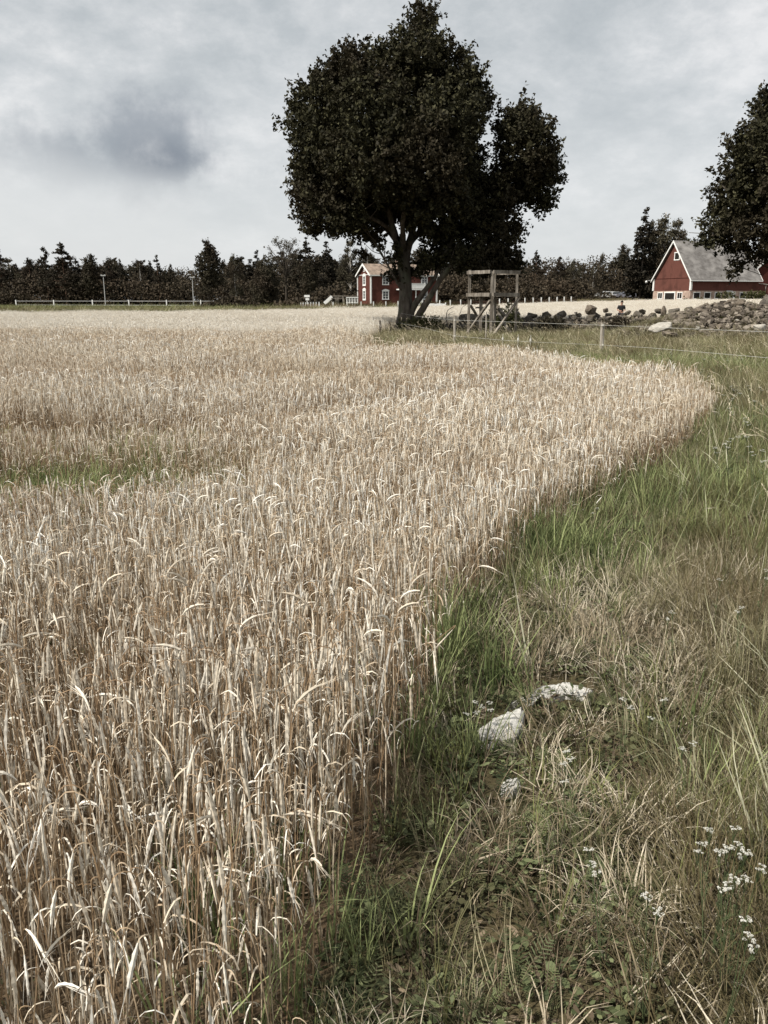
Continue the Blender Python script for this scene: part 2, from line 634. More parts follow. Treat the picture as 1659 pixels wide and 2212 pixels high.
# ------------------------------------------------------------------ ground
def build_ground():
    nr, na = 210, 220
    rad = np.concatenate([[0.0], 0.35 * (1800 / 0.35) ** (np.arange(nr) / (nr - 1))])
    vs, fs = [], []
    ang = np.linspace(0, 2 * math.pi, na, endpoint=False)
    # finer in front of the camera
    ang = ang + 0.55 * np.sin(2 * ang) * 0
    vs = [(0, 0, 0)]
    xs = np.outer(rad[1:], np.sin(ang)).ravel()
    ys = np.outer(rad[1:], np.cos(ang)).ravel()
    zs = H(xs, ys)
    zs = np.where(np.hypot(xs, ys) > 500, zs * 0 + np.minimum(zs, 1.6), zs)
    V = [(0, 0, Hs(0, 0))] + list(zip(xs.tolist(), ys.tolist(), zs.tolist()))
    for k in range(na):
        fs.append((0, 1 + (k + 1) % na, 1 + k))
    for i in range(nr - 1):
        for k in range(na):
            a = 1 + i * na + k
            b = 1 + i * na + (k + 1) % na
            fs.append((a, b, b + na, a + na))
    me = bpy.data.meshes.new('ground')
    me.from_pydata(V, [], fs)
    at = me.attributes.new('field', 'FLOAT', 'POINT')
    fv = np.concatenate([[0.0], in_field(xs, ys).astype(float)])
    at.data.foreach_set('value', fv.astype(np.float32))
    bkv = np.maximum(np.exp(-(seg_dist(xs, ys, WALL) / .9) ** 4) * sst(xs, 2, 5), sst(zs, .12, .35) * (np.hypot(xs - PILE[0], (ys - PILE[1]) * 1.3) < 5.5))
    at2 = me.attributes.new('bank', 'FLOAT', 'POINT')
    at2.data.foreach_set('value', np.concatenate([[0.0], bkv]).astype(np.float32))
    me.polygons.foreach_set('use_smooth', [True] * len(fs))
    m, t, b = new_mat('ground_soil_and_turf')
    lk = t.links.new
    ge = N(t, 'ShaderNodeNewGeometry')
    n1 = N(t, 'ShaderNodeTexNoise', i_Scale=1.6, i_Detail=8.0, i_Roughness=.65)
    n2 = N(t, 'ShaderNodeTexNoise', i_Scale=22.0, i_Detail=6.0, i_Roughness=.7)
    n3 = N(t, 'ShaderNodeTexNoise', i_Scale=.05, i_Detail=5.0)
    for n in (n1, n2, n3):
        lk(ge.outputs['Position'], n.inputs['Vector'])
    soil = ramp(t, [(.35, (.035, .027, .018)), (.6, (.10, .078, .05)), (.75, (.19, .155, .105))])
    lk(n2.outputs[0], soil.inputs[0])
    turf = ramp(t, [(.35, (.05, .055, .022)), (.55, (.12, .10, .05)), (.7, (.10, .11, .045))])
    lk(n1.outputs[0], turf.inputs[0])
    meadow = mixc(t, .5, soil.outputs[0], turf.outputs[0])
    straw = ramp(t, [(.3, (.06, .04, .025)), (.7, (.20, .145, .09))])
    lk(n2.outputs[0], straw.inputs[0])
    att = N(t, 'ShaderNodeAttribute', attribute_name='field')
    bk = N(t, 'ShaderNodeAttribute', attribute_name='bank')
    earth = ramp(t, [(.35, (.022, .017, .012)), (.6, (.06, .048, .034)), (.75, (.11, .09, .065))])
    lk(n2.outputs[0], earth.inputs[0])
    lk(mixc(t, bk.outputs['Fac'], mixc(t, att.outputs['Fac'], meadow, straw.outputs[0]), earth.outputs[0]), b.inputs['Base Color'])
    b.inputs['Roughness'].default_value = 1
    b.inputs['Specular IOR Level'].default_value = .05
    bm = N(t, 'ShaderNodeBump', i_Strength=.6, i_Distance=.03)
    lk(n2.outputs[0], bm.inputs['Height'])
    lk(bm.outputs[0], b.inputs['Normal'])
    me.materials.append(m)
    o = mobj('ground', me)
    tag(o, kind='structure')


build_ground()


# ------------------------------------------------------------------ scattering
def scatter(name, label, cat, pts, rot, scl, idx, templates):
    """one object whose points carry instances of the template meshes"""
    me = bpy.data.meshes.new(name)
    n = len(pts)
    me.vertices.add(n)
    me.vertices.foreach_set('co', np.asarray(pts, np.float32).ravel())
    a = me.attributes.new('rot', 'FLOAT_VECTOR', 'POINT')
    a.data.foreach_set('vector', np.asarray(rot, np.float32).ravel())
    a = me.attributes.new('scl', 'FLOAT_VECTOR', 'POINT')
    a.data.foreach_set('vector', np.asarray(scl, np.float32).ravel())
    a = me.attributes.new('idx', 'INT', 'POINT')
    a.data.foreach_set('value', np.asarray(idx, np.int32))
    o = mobj(name, me)
    tag(o, label, cat, kind='stuff')
    coll = bpy.data.collections.new(name + '_kinds')
    for i, tm in enumerate(templates):
        to = bpy.data.objects.new('%s_kind_%03d' % (name, i), tm)
        coll.objects.link(to)
    g = bpy.data.node_groups.new(name + '_scatter', 'GeometryNodeTree')
    g.interface.new_socket('Geometry', in_out='INPUT', socket_type='NodeSocketGeometry')
    g.interface.new_socket('Geometry', in_out='OUTPUT', socket_type='NodeSocketGeometry')
    gi = g.nodes.new('NodeGroupInput')
    go = g.nodes.new('NodeGroupOutput')
    ci = g.nodes.new('GeometryNodeCollectionInfo')
    ci.inputs['Collection'].default_value = coll
    ci.inputs['Separate Children'].default_value = True
    ci.inputs['Reset Children'].default_value = True
    iop = g.nodes.new('GeometryNodeInstanceOnPoints')
    iop.inputs['Pick Instance'].default_value = True

    def attr(nm, typ):
        k = g.nodes.new('GeometryNodeInputNamedAttribute')
        k.data_type = typ
        k.inputs[0].default_value = nm
        return k.outputs[0]
    g.links.new(gi.outputs[0], iop.inputs['Points'])
    g.links.new(ci.outputs[0], iop.inputs['Instance'])
    g.links.new(attr('idx', 'INT'), iop.inputs['Instance Index'])
    g.links.new(attr('rot', 'FLOAT_VECTOR'), iop.inputs['Rotation'])
    g.links.new(attr('scl', 'FLOAT_VECTOR'), iop.inputs['Scale'])
    g.links.new(iop.outputs[0], go.inputs[0])
    md = o.modifiers.new('scatter', 'NODES')
    md.node_group = g
    return o


def sample(y0, y1, dens, x0=None, x1=None, margin=1.2):
    """random ground points inside the widened view wedge, dens per square metre"""
    k = 0.50
    xl = -(k * y1 + margin) if x0 is None else x0
    xr = (k * y1 + margin) if x1 is None else x1
    n = int((xr - xl) * (y1 - y0) * dens)
    x = rng.uniform(xl, xr, n)
    y = rng.uniform(y0, y1, n)
    ok = np.abs(x) < k * y + margin
    return x[ok], y[ok]


# ---- barley plants
def arc_stem(r, h, lean, ncurve, rad, ang_end):
    """points of a stem that rises and hooks over in the +x direction"""
    pts = []
    bx = r.uniform(-1, 1) * .03
    for i in range(4):
        t = i / 3
        pts.append(Vector((lean * h * t * t + bx * math.sin(t * 3.1), bx * .6 * math.sin(t * 2.5 + 1), h * t)))
    d = (pts[-1] - pts[-2]).normalized()
    ang = math.atan2(d.x, d.z)
    p = pts[-1].copy()
    step = rad * (ang_end - ang) / ncurve
    for i in range(ncurve):
        ang += (ang_end - ang) / (ncurve - i)
        p = p + Vector((math.sin(ang), 0, math.cos(ang))) * abs(step)
        pts.append(p.copy())
    return pts, ang


def barley(r, coarse=False):
    mb = MB()
    h = r.gauss(.51, .05)
    lean = r.uniform(-.03, .10) if r.random() < .85 else r.uniform(.1, .45)
    kind = r.random()
    end = r.uniform(2.75, 3.2) if kind < .78 else r.uniform(.2, 1.4)
    rr = .0014
    pts, ang = arc_stem(r, h, lean, 3 if coarse else 5, r.choice((.009, .013, .018, .03)), end)
    ns = 3
    mb.mat(0).tube(pts, [rr * 1.1] * 3 + [rr * .8] * (len(pts) - 3), ns, cap=False)
    # ear
    n = 4 if coarse else 8
    L_ = r.uniform(.06, .085)
    p = pts[-1].copy()
    ep, er = [p], [.0015]
    for i in range(n):
        ang += (math.pi - ang) * .06
        p = p + Vector((math.sin(ang), 0, math.cos(ang))) * (L_ / n)
        ep.append(p.copy())
        w = math.sin(math.pi * min(1, (i + 1.3) / (n + 1))) ** .5 * .0047
        er.append(max(.0012, w * (1.0 if (i % 2 or coarse) else .66)))
    mb.mat(1).tube(ep, er, 4, cap=False, flat=.62)
    # awns
    for k in range(3 if coarse else 7):
        i = r.randrange(1, n)
        a0 = ep[i]
        dr = Vector((math.sin(ang), 0, math.cos(ang)))
        sp = Vector((r.uniform(-.16, .16), r.uniform(-.2, .2), 0))
        tip = a0 + (dr + sp * .55).normalized() * r.uniform(.04, .085)
        mb.ribbon([a0, (a0 + tip) / 2 + sp * .004, tip], [.0012, .001, .0003], (r.uniform(-1, 1), r.uniform(-1, 1), .1))
    # dry leaves
    for k in range(r.choice((1, 1, 2, 2))):
        t = r.uniform(.3, .96)
        z0 = h * t
        a = r.uniform(0, 6.28)
        dx, dy = math.cos(a), math.sin(a)
        ln = r.uniform(.04, .12)
        up = r.uniform(1.0, 3.5)
        pl = []
        q = Vector((lean * h * t * t, 0, z0))
        el = math.atan(up)
        m = 3 if coarse else 6
        for i in range(m + 1):
            pl.append(q.copy())
            q = q + Vector((dx * math.cos(el), dy * math.cos(el), math.sin(el))) * ln / m
            el -= r.uniform(.15, .95) * (6 / m) * .85
            el = max(el, -1.45)
        wd = r.uniform(.0018, .0046)
        mb.mat(2).ribbon(pl, [wd * (.5 + .5 * math.sin(math.pi * (i + .7) / (m + 1.2))) for i in range(m + 1)], (-dy, dx, r.uniform(-.8, .8)))
    return mb


def merge(mbs_xf, r):
    out = MB()
    for mb, x, y, rot, s, lean in mbs_xf:
        b = len(out.v)
        c, sn = math.cos(rot), math.sin(rot)
        for vx, vy, vz in mb.v:
            out.v.append((x + s * (vx * c - vy * sn) + lean[0] * vz, y + s * (vx * sn + vy * c) + lean[1] * vz, s * vz))
        out.f += [tuple(b + i for i in f) for f in mb.f]
        out.m += mb.m
    return out


def build_barley():
    r = random.Random(3)
    mats = [M_stem, M_ear, M_bleaf]
    T = [barley(r).mesh('barley_plant', mats) for _ in range(26)]
    P, Ro, S, I = [], [], [], []

    def add(x, y, wide, thin=None):
        x, y = x.copy(), y.copy()
        hN = .76 + .34 * vnoise(x, y, 2.2, 5) + .14 * vnoise(x, y, .5, 6)
        gap = (1.0 * blobw(x, y, 90, 990, 1.9, .9) + .9 * blobw(x, y, 60, 1140, 1.2, .7) + .9 * blobw(x, y, 330, 1100, 1.2, .6)
               + .75 * blobw(x, y, 430, 985, 1.3, .6) + .6 * blobw(x, y, 760, 960, 1.0, .4) + .8 * blobw(x, y, 600, 860, 3.5, 1.2))
        lowp = sst(vnoise(x, y, 1.1, 8), .62, .82)
        ed = seg_dist(x, y, EDGELINE)
        cornerw = blobw(x, y, 1300, 1060, 1.6, 1.6) + blobw(x, y, 1500, 930, 2.0, 2.0)
        keep = 1 - .85 * np.clip(gap, 0, 1) - .4 * lowp - .3 * np.clip(cornerw, 0, 1) * sst(ed, .9, 0)
        keep *= .55 + .45 * sst(ed, 0, .18)
        near_thin = .75 + .25 * sst(y, 1.2, 3.0)
        keep *= near_thin
        ok = rng.random(len(x)) < keep
        x, y, hN, gap = x[ok], y[ok], hN[ok], gap[ok]
        n = len(x)
        s = hN * (1 - .5 * np.clip(gap, 0, 1)) * rng.uniform(.78, 1.2, n)
        P.append(np.stack([x, y, H(x, y) - .01], 1))
        lx = rng.normal(0, .045, n) + .10 * (vnoise(x, y, 1.5, 11) - .5)
        ly = rng.normal(0, .045, n) + .10 * (vnoise(x, y, 1.5, 12) - .5)
        fall = rng.random(n) < .022
        lx[fall] *= 7
        ly[fall] *= 7
        Ro.append(np.stack([lx, ly, rng.uniform(0, 6.283, n)], 1))
        S.append(np.stack([s * wide, s * wide, s], 1))
        I.append(rng.integers(0, len(T), n))
    for y0, y1, dn, wd in ((.25, 2.2, 650, 1.0), (2.2, 6, 860, 1.0), (6, 12, 680, 1.15), (12, 20, 330, 1.45), (20, 32, 165, 1.9)):
        x, y = sample(y0, y1, dn)
        ok = in_field(x, y)
        add(x[ok], y[ok], wd)
    P_, Ro_, S_, I_ = (np.concatenate(a) for a in (P, Ro, S, I))
    scatter('barley_field', 'ripe pale barley standing thick over the near field', 'barley', P_, Ro_, S_, I_, T)
    # farther off: the same plants as bunches, in brightened colours
    C = []
    for k in range(8):
        items = []
        for j in range(34):
            items.append((barley(r, True), r.uniform(-.42, .42), r.uniform(-.42, .42), r.uniform(0, 6.28), r.uniform(.9, 1.25),
                          (r.uniform(-.1, .1), r.uniform(-.1, .1))))
        C.append(merge(items, r))
    for c in C:
        # widen thin parts so that they keep their weight at a distance
        pass
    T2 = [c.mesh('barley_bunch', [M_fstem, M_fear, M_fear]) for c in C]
    P, Ro, S, I = [], [], [], []
    for y0, y1, dn, wd in ((31, 50, 7.5, 1.0), (50, 80, 5.0, 1.15), (80, 142, 3.0, 1.45)):
        x, y = sample(y0, y1, dn, margin=3)
        ok = in_field(x, y)
        x, y = x[ok], y[ok]
        n = len(x)
        s = .86 + .22 * vnoise(x, y, 3.0, 5) + rng.uniform(-.06, .06, n)
        P.append(np.stack([x, y, H(x, y) - .01], 1))
        Ro.append(np.stack([np.zeros(n), np.zeros(n), rng.uniform(0, 6.283, n)], 1))
        S.append(np.stack([s * wd, s * wd, s], 1))
        I.append(rng.integers(0, len(T2), n))
    P_, Ro_, S_, I_ = (np.concatenate(a) for a in (P, Ro, S, I))
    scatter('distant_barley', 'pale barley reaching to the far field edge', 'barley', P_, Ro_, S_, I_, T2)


build_barley()


# ---- grasses and weeds
def blade(mb, r, x, y, h, w, bend, a, seg=4, twist=.4):
    el = r.uniform(1.15, 1.55)
    q = Vector((x, y, 0))
    pl = []
    dx, dy = math.cos(a), math.sin(a)
    for i in range(seg + 1):
        pl.append(q.copy())
        q = q + Vector((dx * math.cos(el), dy * math.cos(el), math.sin(el))) * h / seg
        el -= bend / seg * (0.5 + i / seg)
    mb.ribbon(pl, [w * (1 - (i / seg) ** 1.8) + .0004 for i in range(seg + 1)], (-dy, dx, r.uniform(-twist, twist)))


def tuft(r, n, h, w, bend, spread, mat=0):
    mb = MB()
    mb.mat(mat)
    for i in range(n):
        a = r.uniform(0, 6.28)
        d = spread * math.sqrt(r.random())
        blade(mb, r, d * math.cos(a), d * math.sin(a), h * r.uniform(.55, 1.15), w * r.uniform(.7, 1.3), bend * r.uniform(.3, 1.4), a + r.uniform(-.8, .8))
    return mb


def panicle(r):
    mb = MB()
    h = r.uniform(.42, .62)
    pts, ang = arc_stem(r, h, r.uniform(.05, .3), 3, .12, r.uniform(.5, 1.3))
    mb.mat(1).tube(pts, .0011, 3, cap=False)
    p = pts[-1]
    d = Vector((math.sin(ang), 0, math.cos(ang)))
    for i in range(26):
        t = i / 26
        c = p + d * (.11 * t - .02)
        sp = Vector((r.uniform(-1, 1), r.uniform(-1, 1), r.uniform(-1, 1))) * (.010 * (1 - .7 * t))
        mb.ribbon([c, c + sp + d * .008, c + sp * 1.4 + d * .018], [.0012, .0040, .0005], (r.uniform(-1, 1), r.uniform(-1, 1), r.uniform(-1, 1)))
    for k in range(4):
        mb.mat(0)
        blade(mb, r, 0, 0, h * .5, .003, .9, r.uniform(0, 6.28))
    return mb


def leafy(r, n, rad, hgt, size, shape='round'):
    mb = MB()
    for i in range(n):
        a = r.uniform(0, 6.28)
        d = rad * math.sqrt(r.random())
        z = hgt * r.uniform(.15, 1) * (1 - .4 * d / rad)
        c = Vector((d * math.cos(a), d * math.sin(a), z))
        s = size * r.uniform(.5, 1.3)
        nrm = Vector((r.uniform(-.6, .6), r.uniform(-.6, .6), 1)).normalized()
        t = nrm.cross(Vector((math.cos(a), math.sin(a), .1))).normalized()
        u = t.cross(nrm)
        asp = .45 if shape == 'long' else .85
        mb.poly([c - u * s, c - u * s * .3 + t * s * asp * .8, c + u * s * .5 + t * s * asp * .7, c + u * s, c + u * s * .5 - t * s * asp * .7, c - u * s * .3 - t * s * asp * .8])
    return mb


def fern(r, n, rad, hgt):
    """feathery leaves: fine cut strips"""
    mb = MB()
    for i in range(n):
        a = r.uniform(0, 6.28)
        el = r.uniform(.5, 1.3)
        d = Vector((math.cos(a) * math.cos(el), math.sin(a) * math.cos(el), math.sin(el)))
        b = Vector((r.uniform(-1, 1), r.uniform(-1, 1), 0)) * rad
        ln = hgt * r.uniform(.6, 1.2)
        side = d.cross(Vector((0, 0, 1))).normalized()
        for k in range(9):
            t = (k + 1) / 10
            c = b + d * ln * t - Vector((0, 0, 1)) * (t * t * ln * .35)
            w = .02 * math.sin(math.pi * t) + .003
            mb.ribbon([c - side * w + d * w * .5, c, c + side * w + d * w * .5], .0032, d)
    return mb


def put(name, label, cat, lists, templates):
    P_, Ro_, S_, I_ = (np.concatenate(a) for a in zip(*lists))
    return scatter(name, label, cat, P_, Ro_, S_, I_, templates)


def pack(x, y, lo, hi, nt, tilt=.12, hf=None, lean=(0, 0), wide=1.0, ang=None):
    n = len(x)
    s = rng.uniform(lo, hi, n) * (1 if hf is None else hf)
    rz = rng.uniform(0, 6.283, n) if ang is None else rng.normal(ang, .8, n)
    wx, wy = rng.normal(lean[0], tilt, n), rng.normal(lean[1], tilt, n)      # lean of the plant in the world
    lx_, ly_ = wx * np.cos(rz) + wy * np.sin(rz), -wx * np.sin(rz) + wy * np.cos(rz)
    return (np.stack([x, y, H(x, y) - .005], 1), np.stack([-ly_, lx_, rz], 1),
            np.stack([s * wide, s * wide, s], 1), rng.integers(0, nt, n))


def build_meadow():
    r = random.Random(11)
    Tg = [tuft(r, 16, .27, .0042, 1.1, .04).mesh('grass_tuft', [M_green]) for _ in range(7)]
    Tf = [tuft(r, 14, .24, .0040, 1.0, .035).mesh('fresh_tuft', [M_green2]) for _ in range(6)]
    Td = [tuft(r, 22, .28, .0024, 1.0, .07).mesh('dry_tuft', [M_dry]) for _ in range(8)]
    Tb = [tuft(r, 5, .36, .0052, 1.3, .03).mesh('long_blade', [M_pale]) for _ in range(8)]
    Ts = [tuft(r, 26, .15, .0028, 2.2, .09).mesh('pale_thatch', [M_thatch]) for _ in range(6)]
    Tp = [panicle(r).mesh('seed_grass', [M_green, M_pan]) for _ in range(7)]
    Tw = ([leafy(r, 40, .11, .07, .013).mesh('clover', [M_weed]) for _ in range(3)] + [leafy(r, 26, .10, .10, .014, 'long').mesh('weed', [M_weed]) for _ in range(3)]
          + [fern(r, 9, .04, .13).mesh('feather_leaf', [M_weed]) for _ in range(3)])
    Tl = [leafy(r, 30, .12, .02, .012, 'long').mesh('litter', [M_brownweed]) for _ in range(3)] + [tuft(r, 14, .12, .0022, 1.6, .06).mesh('thatch', [M_brownweed]) for _ in range(3)]
    G, Fr, D, Pn, Wd, Li, Lb, Th = [], [], [], [], [], [], [], []

    def env(x, y):
        ed = seg_dist(x, y, EDGELINE)
        strip = np.exp(-((ed - .45) / .42) ** 2) * sst(y, 7.5, 5.5)          # low, partly bare strip beside the crop
        strip = np.clip(strip + .9 * blobw(x, y, 1150, 1500, .42, .7) + .6 * blobw(x, y, 1290, 1400, .4, .35) + .9 * blobw(x, y, 960, 2000, .35, .35), 0, 1)
        green = np.clip(1.1 * blobw(x, y, 1150, 1240, .5, .6) + 1.1 * blobw(x, y, 1450, 1050, 1.7, 1.5) + .7 * blobw(x, y, 1600, 1000, 2.6, 3) +
                        .9 * blobw(x, y, 1010, 1420, .22, .8) + .5 * blobw(x, y, 1500, 1650, .35, .5)  +
                        .9 * blobw(x, y, 1500, 800, 8, 3) + .25, 0, 1)
        dry = np.clip(1 - .7 * green + .4 * blobw(x, y, 1520, 1300, .9, .8) + .3 * blobw(x, y, 1400, 1900, .7, .5), .15, 1)
        return ed, strip, green, dry
    for y0, y1, k, wd in ((.2, 3, 1.0, 1.0), (3, 7, .95, 1.0), (7, 14, .62, 1.25), (14, 24, .36, 1.6), (24, 37, .24, 2.0), (37, 50, .14, 2.4)):
        def cand(dens):
            x, y = sample(y0, y1, dens * k, x0=-2.5, margin=1.2)
            ok = ~in_field(x, y)
            if y1 > 30:
                ok &= y < 52
            x, y = x[ok], y[ok]
            pd = np.hypot((x - PILE[0] - .6) / 3.2, (y - PILE[1]) / 2.0)
            ok = (pd > 1) | (rng.random(len(x)) < .2)
            bank = (seg_dist(x, y, WALL) < .95) & (x > 2.5)
            ok &= ~bank | (rng.random(len(x)) < .12)
            for (X, Y, ra, rb) in ((1190, 1490, .21, .075), (1082, 1565, .125, .10), (1106, 1684, .07, .06)):
                c = atz(X, Y)
                ok &= ((x - c.x) / ra) ** 2 + ((y - c.y) / rb) ** 2 > 1.3
            x, y = x[ok], y[ok]
            return (x, y) + env(x, y)
        noise_g = lambda x, y: .35 + .9 * vnoise(x, y, .5, 21) * (.6 + .8 * vnoise(x, y, 2.0, 22))
        hcl = 1.0 if y0 < 14 else 1.2
        hsh = lambda x, y: np.where(y < 34, 1.0, .62 + .3 * sst(x, 3, 8))
        x, y, ed, st, gr, dr = cand(300)
        ok = rng.random(len(x)) < np.clip(gr * noise_g(x, y) * (1 - .8 * st), .02, 1)
        G.append(pack(x[ok], y[ok], .5 * hcl, 1.05 * hcl, len(Tg), .18, hf=(.55 + .6 * vnoise(x[ok], y[ok], .7, 23)) * hsh(x[ok], y[ok]), wide=wd, lean=(-.18, 0)))
        x, y, ed, st, gr, dr = cand(90)
        ok = rng.random(len(x)) < np.clip((gr - .35) * 1.3, 0, 1) * (1 - .6 * st)
        Fr.append(pack(x[ok], y[ok], .7 * hcl, 1.3 * hcl, len(Tf), .15, wide=wd))
        x, y, ed, st, gr, dr = cand(320)
        ok = rng.random(len(x)) < np.clip(dr * (.25 + 1.1 * vnoise(x, y, .6, 25)) * (1 - .93 * st), .02, 1)
        D.append(pack(x[ok], y[ok], .5 * hcl, 1.15 * hcl, len(Td), .30, hf=(.6 + .6 * vnoise(x[ok], y[ok], .9, 26)) * hsh(x[ok], y[ok]), lean=(-.32, .05), wide=wd))
        x, y, ed, st, gr, dr = cand(9 if y0 < 7 else 16)
        ok = rng.random(len(x)) < (.12 + .9 * np.clip(blobw(x, y, 1520, 980, 3, 3.2) + .5 * sst(y, 10, 16), 0, 1)) * (1 - .8 * st)
        Pn.append(pack(x[ok], y[ok], .75, 1.2, len(Tp), .15, wide=wd ** .6, ang=2.6))
        if y0 < 7:
            x, y, ed, st, gr, dr = cand(240)
            ok = rng.random(len(x)) < np.clip(blobw(x, y, 1480, 1350, .9, .75) + blobw(x, y, 1290, 1430, .3, .25) + .5 * blobw(x, y, 1330, 1800, .4, .5) + .06, 0, 1) * (.3 + vnoise(x, y, .3, 44))
            Th.append(pack(x[ok], y[ok], .6, 1.4, len(Ts), .3))
        x, y, ed, st, gr, dr = cand(34)
        ok = rng.random(len(x)) < (1 - .85 * st) * (.3 + .9 * vnoise(x, y, .8, 41))
        Lb.append(pack(x[ok], y[ok], .6, 1.3, len(Tb), .3, hf=hsh(x[ok], y[ok]), lean=(-.3, .0), wide=wd ** .7))
        if y0 < 14:
            x, y, ed, st, gr, dr = cand(340)
            ok = rng.random(len(x)) < np.clip(.15 + .75 * st + .45 * sst(ed, .5, .1), 0, 1) * (.35 + .9 * vnoise(x, y, .35, 27))
            Wd.append(pack(x[ok], y[ok], .4, 1.1, len(Tw), .15, wide=1.0))
            x, y, ed, st, gr, dr = cand(110)
            Li.append(pack(x, y, .6, 1.5, len(Tl), .1))
    # weeds and grass growing up through gaps of the crop and along its foot
    for (X, Y, rx, ry, n) in ((60, 1120, 1.5, 1.4, 300), (330, 1085, 1.5, 1.3, 220), (430, 990, 1.1, .5, 80), (100, 985, 1.4, .6, 40), (1310, 1075, 1.0, .8, 110),
                              (1520, 930, 1.0, 1.4, 110), (1130, 1190, .45, .6, 90), (980, 1400, .25, .5, 40), (860, 1600, .2, .4, 12), (600, 2140, .25, .25, 9),
                              (560, 1960, .4, .3, 5), (480, 2150, .3, .2, 3)):
        p = atz(X, Y)
        x = rng.normal(p.x, rx * .6, n)
        y = rng.normal(p.y, ry * .6, n)
        ok = y > .6
        Fr.append(pack(x[ok], y[ok], .8, 1.6, len(Tf), .12))
    x, y = sample(.3, 5, 90)
    ok = in_field(x, y)
    Li.append(pack(x[ok], y[ok], .6, 1.5, len(Tl), .1))
    for LL in (Pn, Lb):
        for i_, t_ in enumerate(LL):
            k_ = t_[0][:, 1] > 2.1
            LL[i_] = tuple(q_[k_] for q_ in t_)
    x, y = sample(.4, 8, 12)
    ok = in_field(x, y)
    Wd.append(pack(x[ok], y[ok], .7, 1.4, len(Tw), .15))
    # grassy strip between the far field edge and the wood
    x, y = sample(72, 120, 1.6, margin=5)
    ok = (~in_field(x, y)) & (x < 5)
    D.append(pack(x[ok], y[ok], 1.2, 2.0, len(Td), .2, wide=6))
    x2, y2 = sample(72, 195, 1.1, margin=5)
    ok = (~in_field(x2, y2)) & (y2 > 70) & ((x2 < 12) | (y2 > 197))
    G.append(pack(x2[ok], y2[ok], 1.0, 1.8, len(Tg), .2, wide=7))
    put('meadow_grass', 'green grass growing on the verge beside the crop', 'grass', G, Tg)
    put('fresh_grass', 'bright green grass at the foot of the barley', 'grass', Fr, Tf)
    put('dry_grass', 'thin brown dried grass over the right hand verge', 'grass', D, Td)
    put('long_grass_blades', 'single long pale grass blades leaning left over the verge', 'grass', Lb, Tb)
    put('pale_thatch', 'pale trampled dry grass right of the white stones', 'grass', Th, Ts)
    put('seed_head_grass', 'tall grass with pale drooping seed heads', 'grass', Pn, Tp)
    put('low_weeds', 'low leafy weeds and clover on the bare strip', 'weeds', Wd, Tw)
    put('plant_litter', 'brown dead leaves and stalks lying on soil', 'litter', Li, Tl)


build_meadow()


# ------------------------------------------------------------------ trees
def rot_frames(n, r=rng):
    """n random orthonormal pairs"""
    a = r.normal(size=(n, 3))
    a /= np.linalg.norm(a, axis=1, keepdims=True)
    b = r.normal(size=(n, 3))
    b -= (a * b).sum(1, keepdims=True) * a
    b /= np.linalg.norm(b, axis=1, keepdims=True)
    return a, b


def leaf_quads(P, size, asp=.6, r=rng, bend=.25, droop=None):
    n = len(P)
    a, b = rot_frames(n, r)
    if droop is not None:
        a = a * (1 - droop) + np.array([0, 0, -1.0]) * droop
        a /= np.linalg.norm(a, axis=1, keepdims=True)
        b -= (a * b).sum(1, keepdims=True) * a
        b /= np.linalg.norm(b, axis=1, keepdims=True)
    s = (size * r.uniform(.6, 1.35, n))[:, None]
    nn = np.cross(a, b)
    V = np.stack([P - a * s, P + b * s * asp + nn * s * bend, P + a * s, P - b * s * asp + nn * s * bend], 1)
    return V


def crown_points(lobes, ncl, nleaf, crad, spike=.5, shell=.3, r=rng, up=.25):
    """leaf positions in sprigs spread through lobes (x, y, z, rx, ry, rz)"""
    Lb = np.array(lobes, float)
    w = (Lb[:, 3] * Lb[:, 4] * Lb[:, 5]) ** (2 / 3)
    k = r.choice(len(Lb), ncl, p=w / w.sum())
    d = r.normal(size=(ncl, 3))
    d /= np.linalg.norm(d, axis=1, keepdims=True)
    rad = 1 - np.abs(r.normal(0, shell, ncl))
    rad = np.where(rad < .15, r.uniform(.2, 1, ncl), rad)
    wob = 1 + .13 * np.sin(d[:, 0] * 9 + k) * np.cos(d[:, 2] * 8 + 2 * k)
    c = Lb[k, :3] + d * Lb[k, 3:6] * (rad * wob)[:, None]
    o = d + np.array([0, 0, up])
    o /= np.linalg.norm(o, axis=1, keepdims=True)
    t = r.uniform(-.5, 1, (ncl, nleaf, 1)) ** 1
    cs = (crad * r.uniform(.5, 1.35, ncl))[:, None, None]
    P = c[:, None, :] + o[:, None, :] * t * spike * cs * 2 + r.normal(0, .42, (ncl, nleaf, 3)) * cs * (1.1 - .55 * np.clip(t, 0, 1))
    return P.reshape(-1, 3), c


def limb(mb, pts, r0, r1, n=8, wob=.0):
    """smooth tapering limb through points"""
    pts = [Vector(p) for p in pts]
    out, rad = [], []
    m = len(pts)
    for i in range(m - 1):
        p0, p1, p2, p3 = pts[max(i - 1, 0)], pts[i], pts[i + 1], pts[min(i + 2, m - 1)]
        for k in range(4):
            t = k / 4
            q = .5 * ((2 * p1) + (p2 - p0) * t + (2 * p0 - 5 * p1 + 4 * p2 - p3) * t * t + (3 * p1 - p0 - 3 * p2 + p3) * t ** 3)
            out.append(q + Vector((random.uniform(-wob, wob), random.uniform(-wob, wob), 0)))
    out.append(pts[-1])
    for i in range(len(out)):
        t = i / (len(out) - 1)
        rad.append((r0 + (r1 - r0) * t ** .8) * (1 + random.uniform(-.06, .06)))
    mb.tube(out, rad, n)
    return out, rad


def oak_lobes(spec, D, base, squash=1.0):
    out = []
    for (X, Y, rx, ry, dy, rd) in spec:
        p = atD(X, Y, D + dy)
        k = (D + dy) / F * .463 * 1.03
        out.append((p.x - base[0], p.y - base[1], p.z - base[2], rx * k * .85, rd * .95, ry * k * .86))
    return out


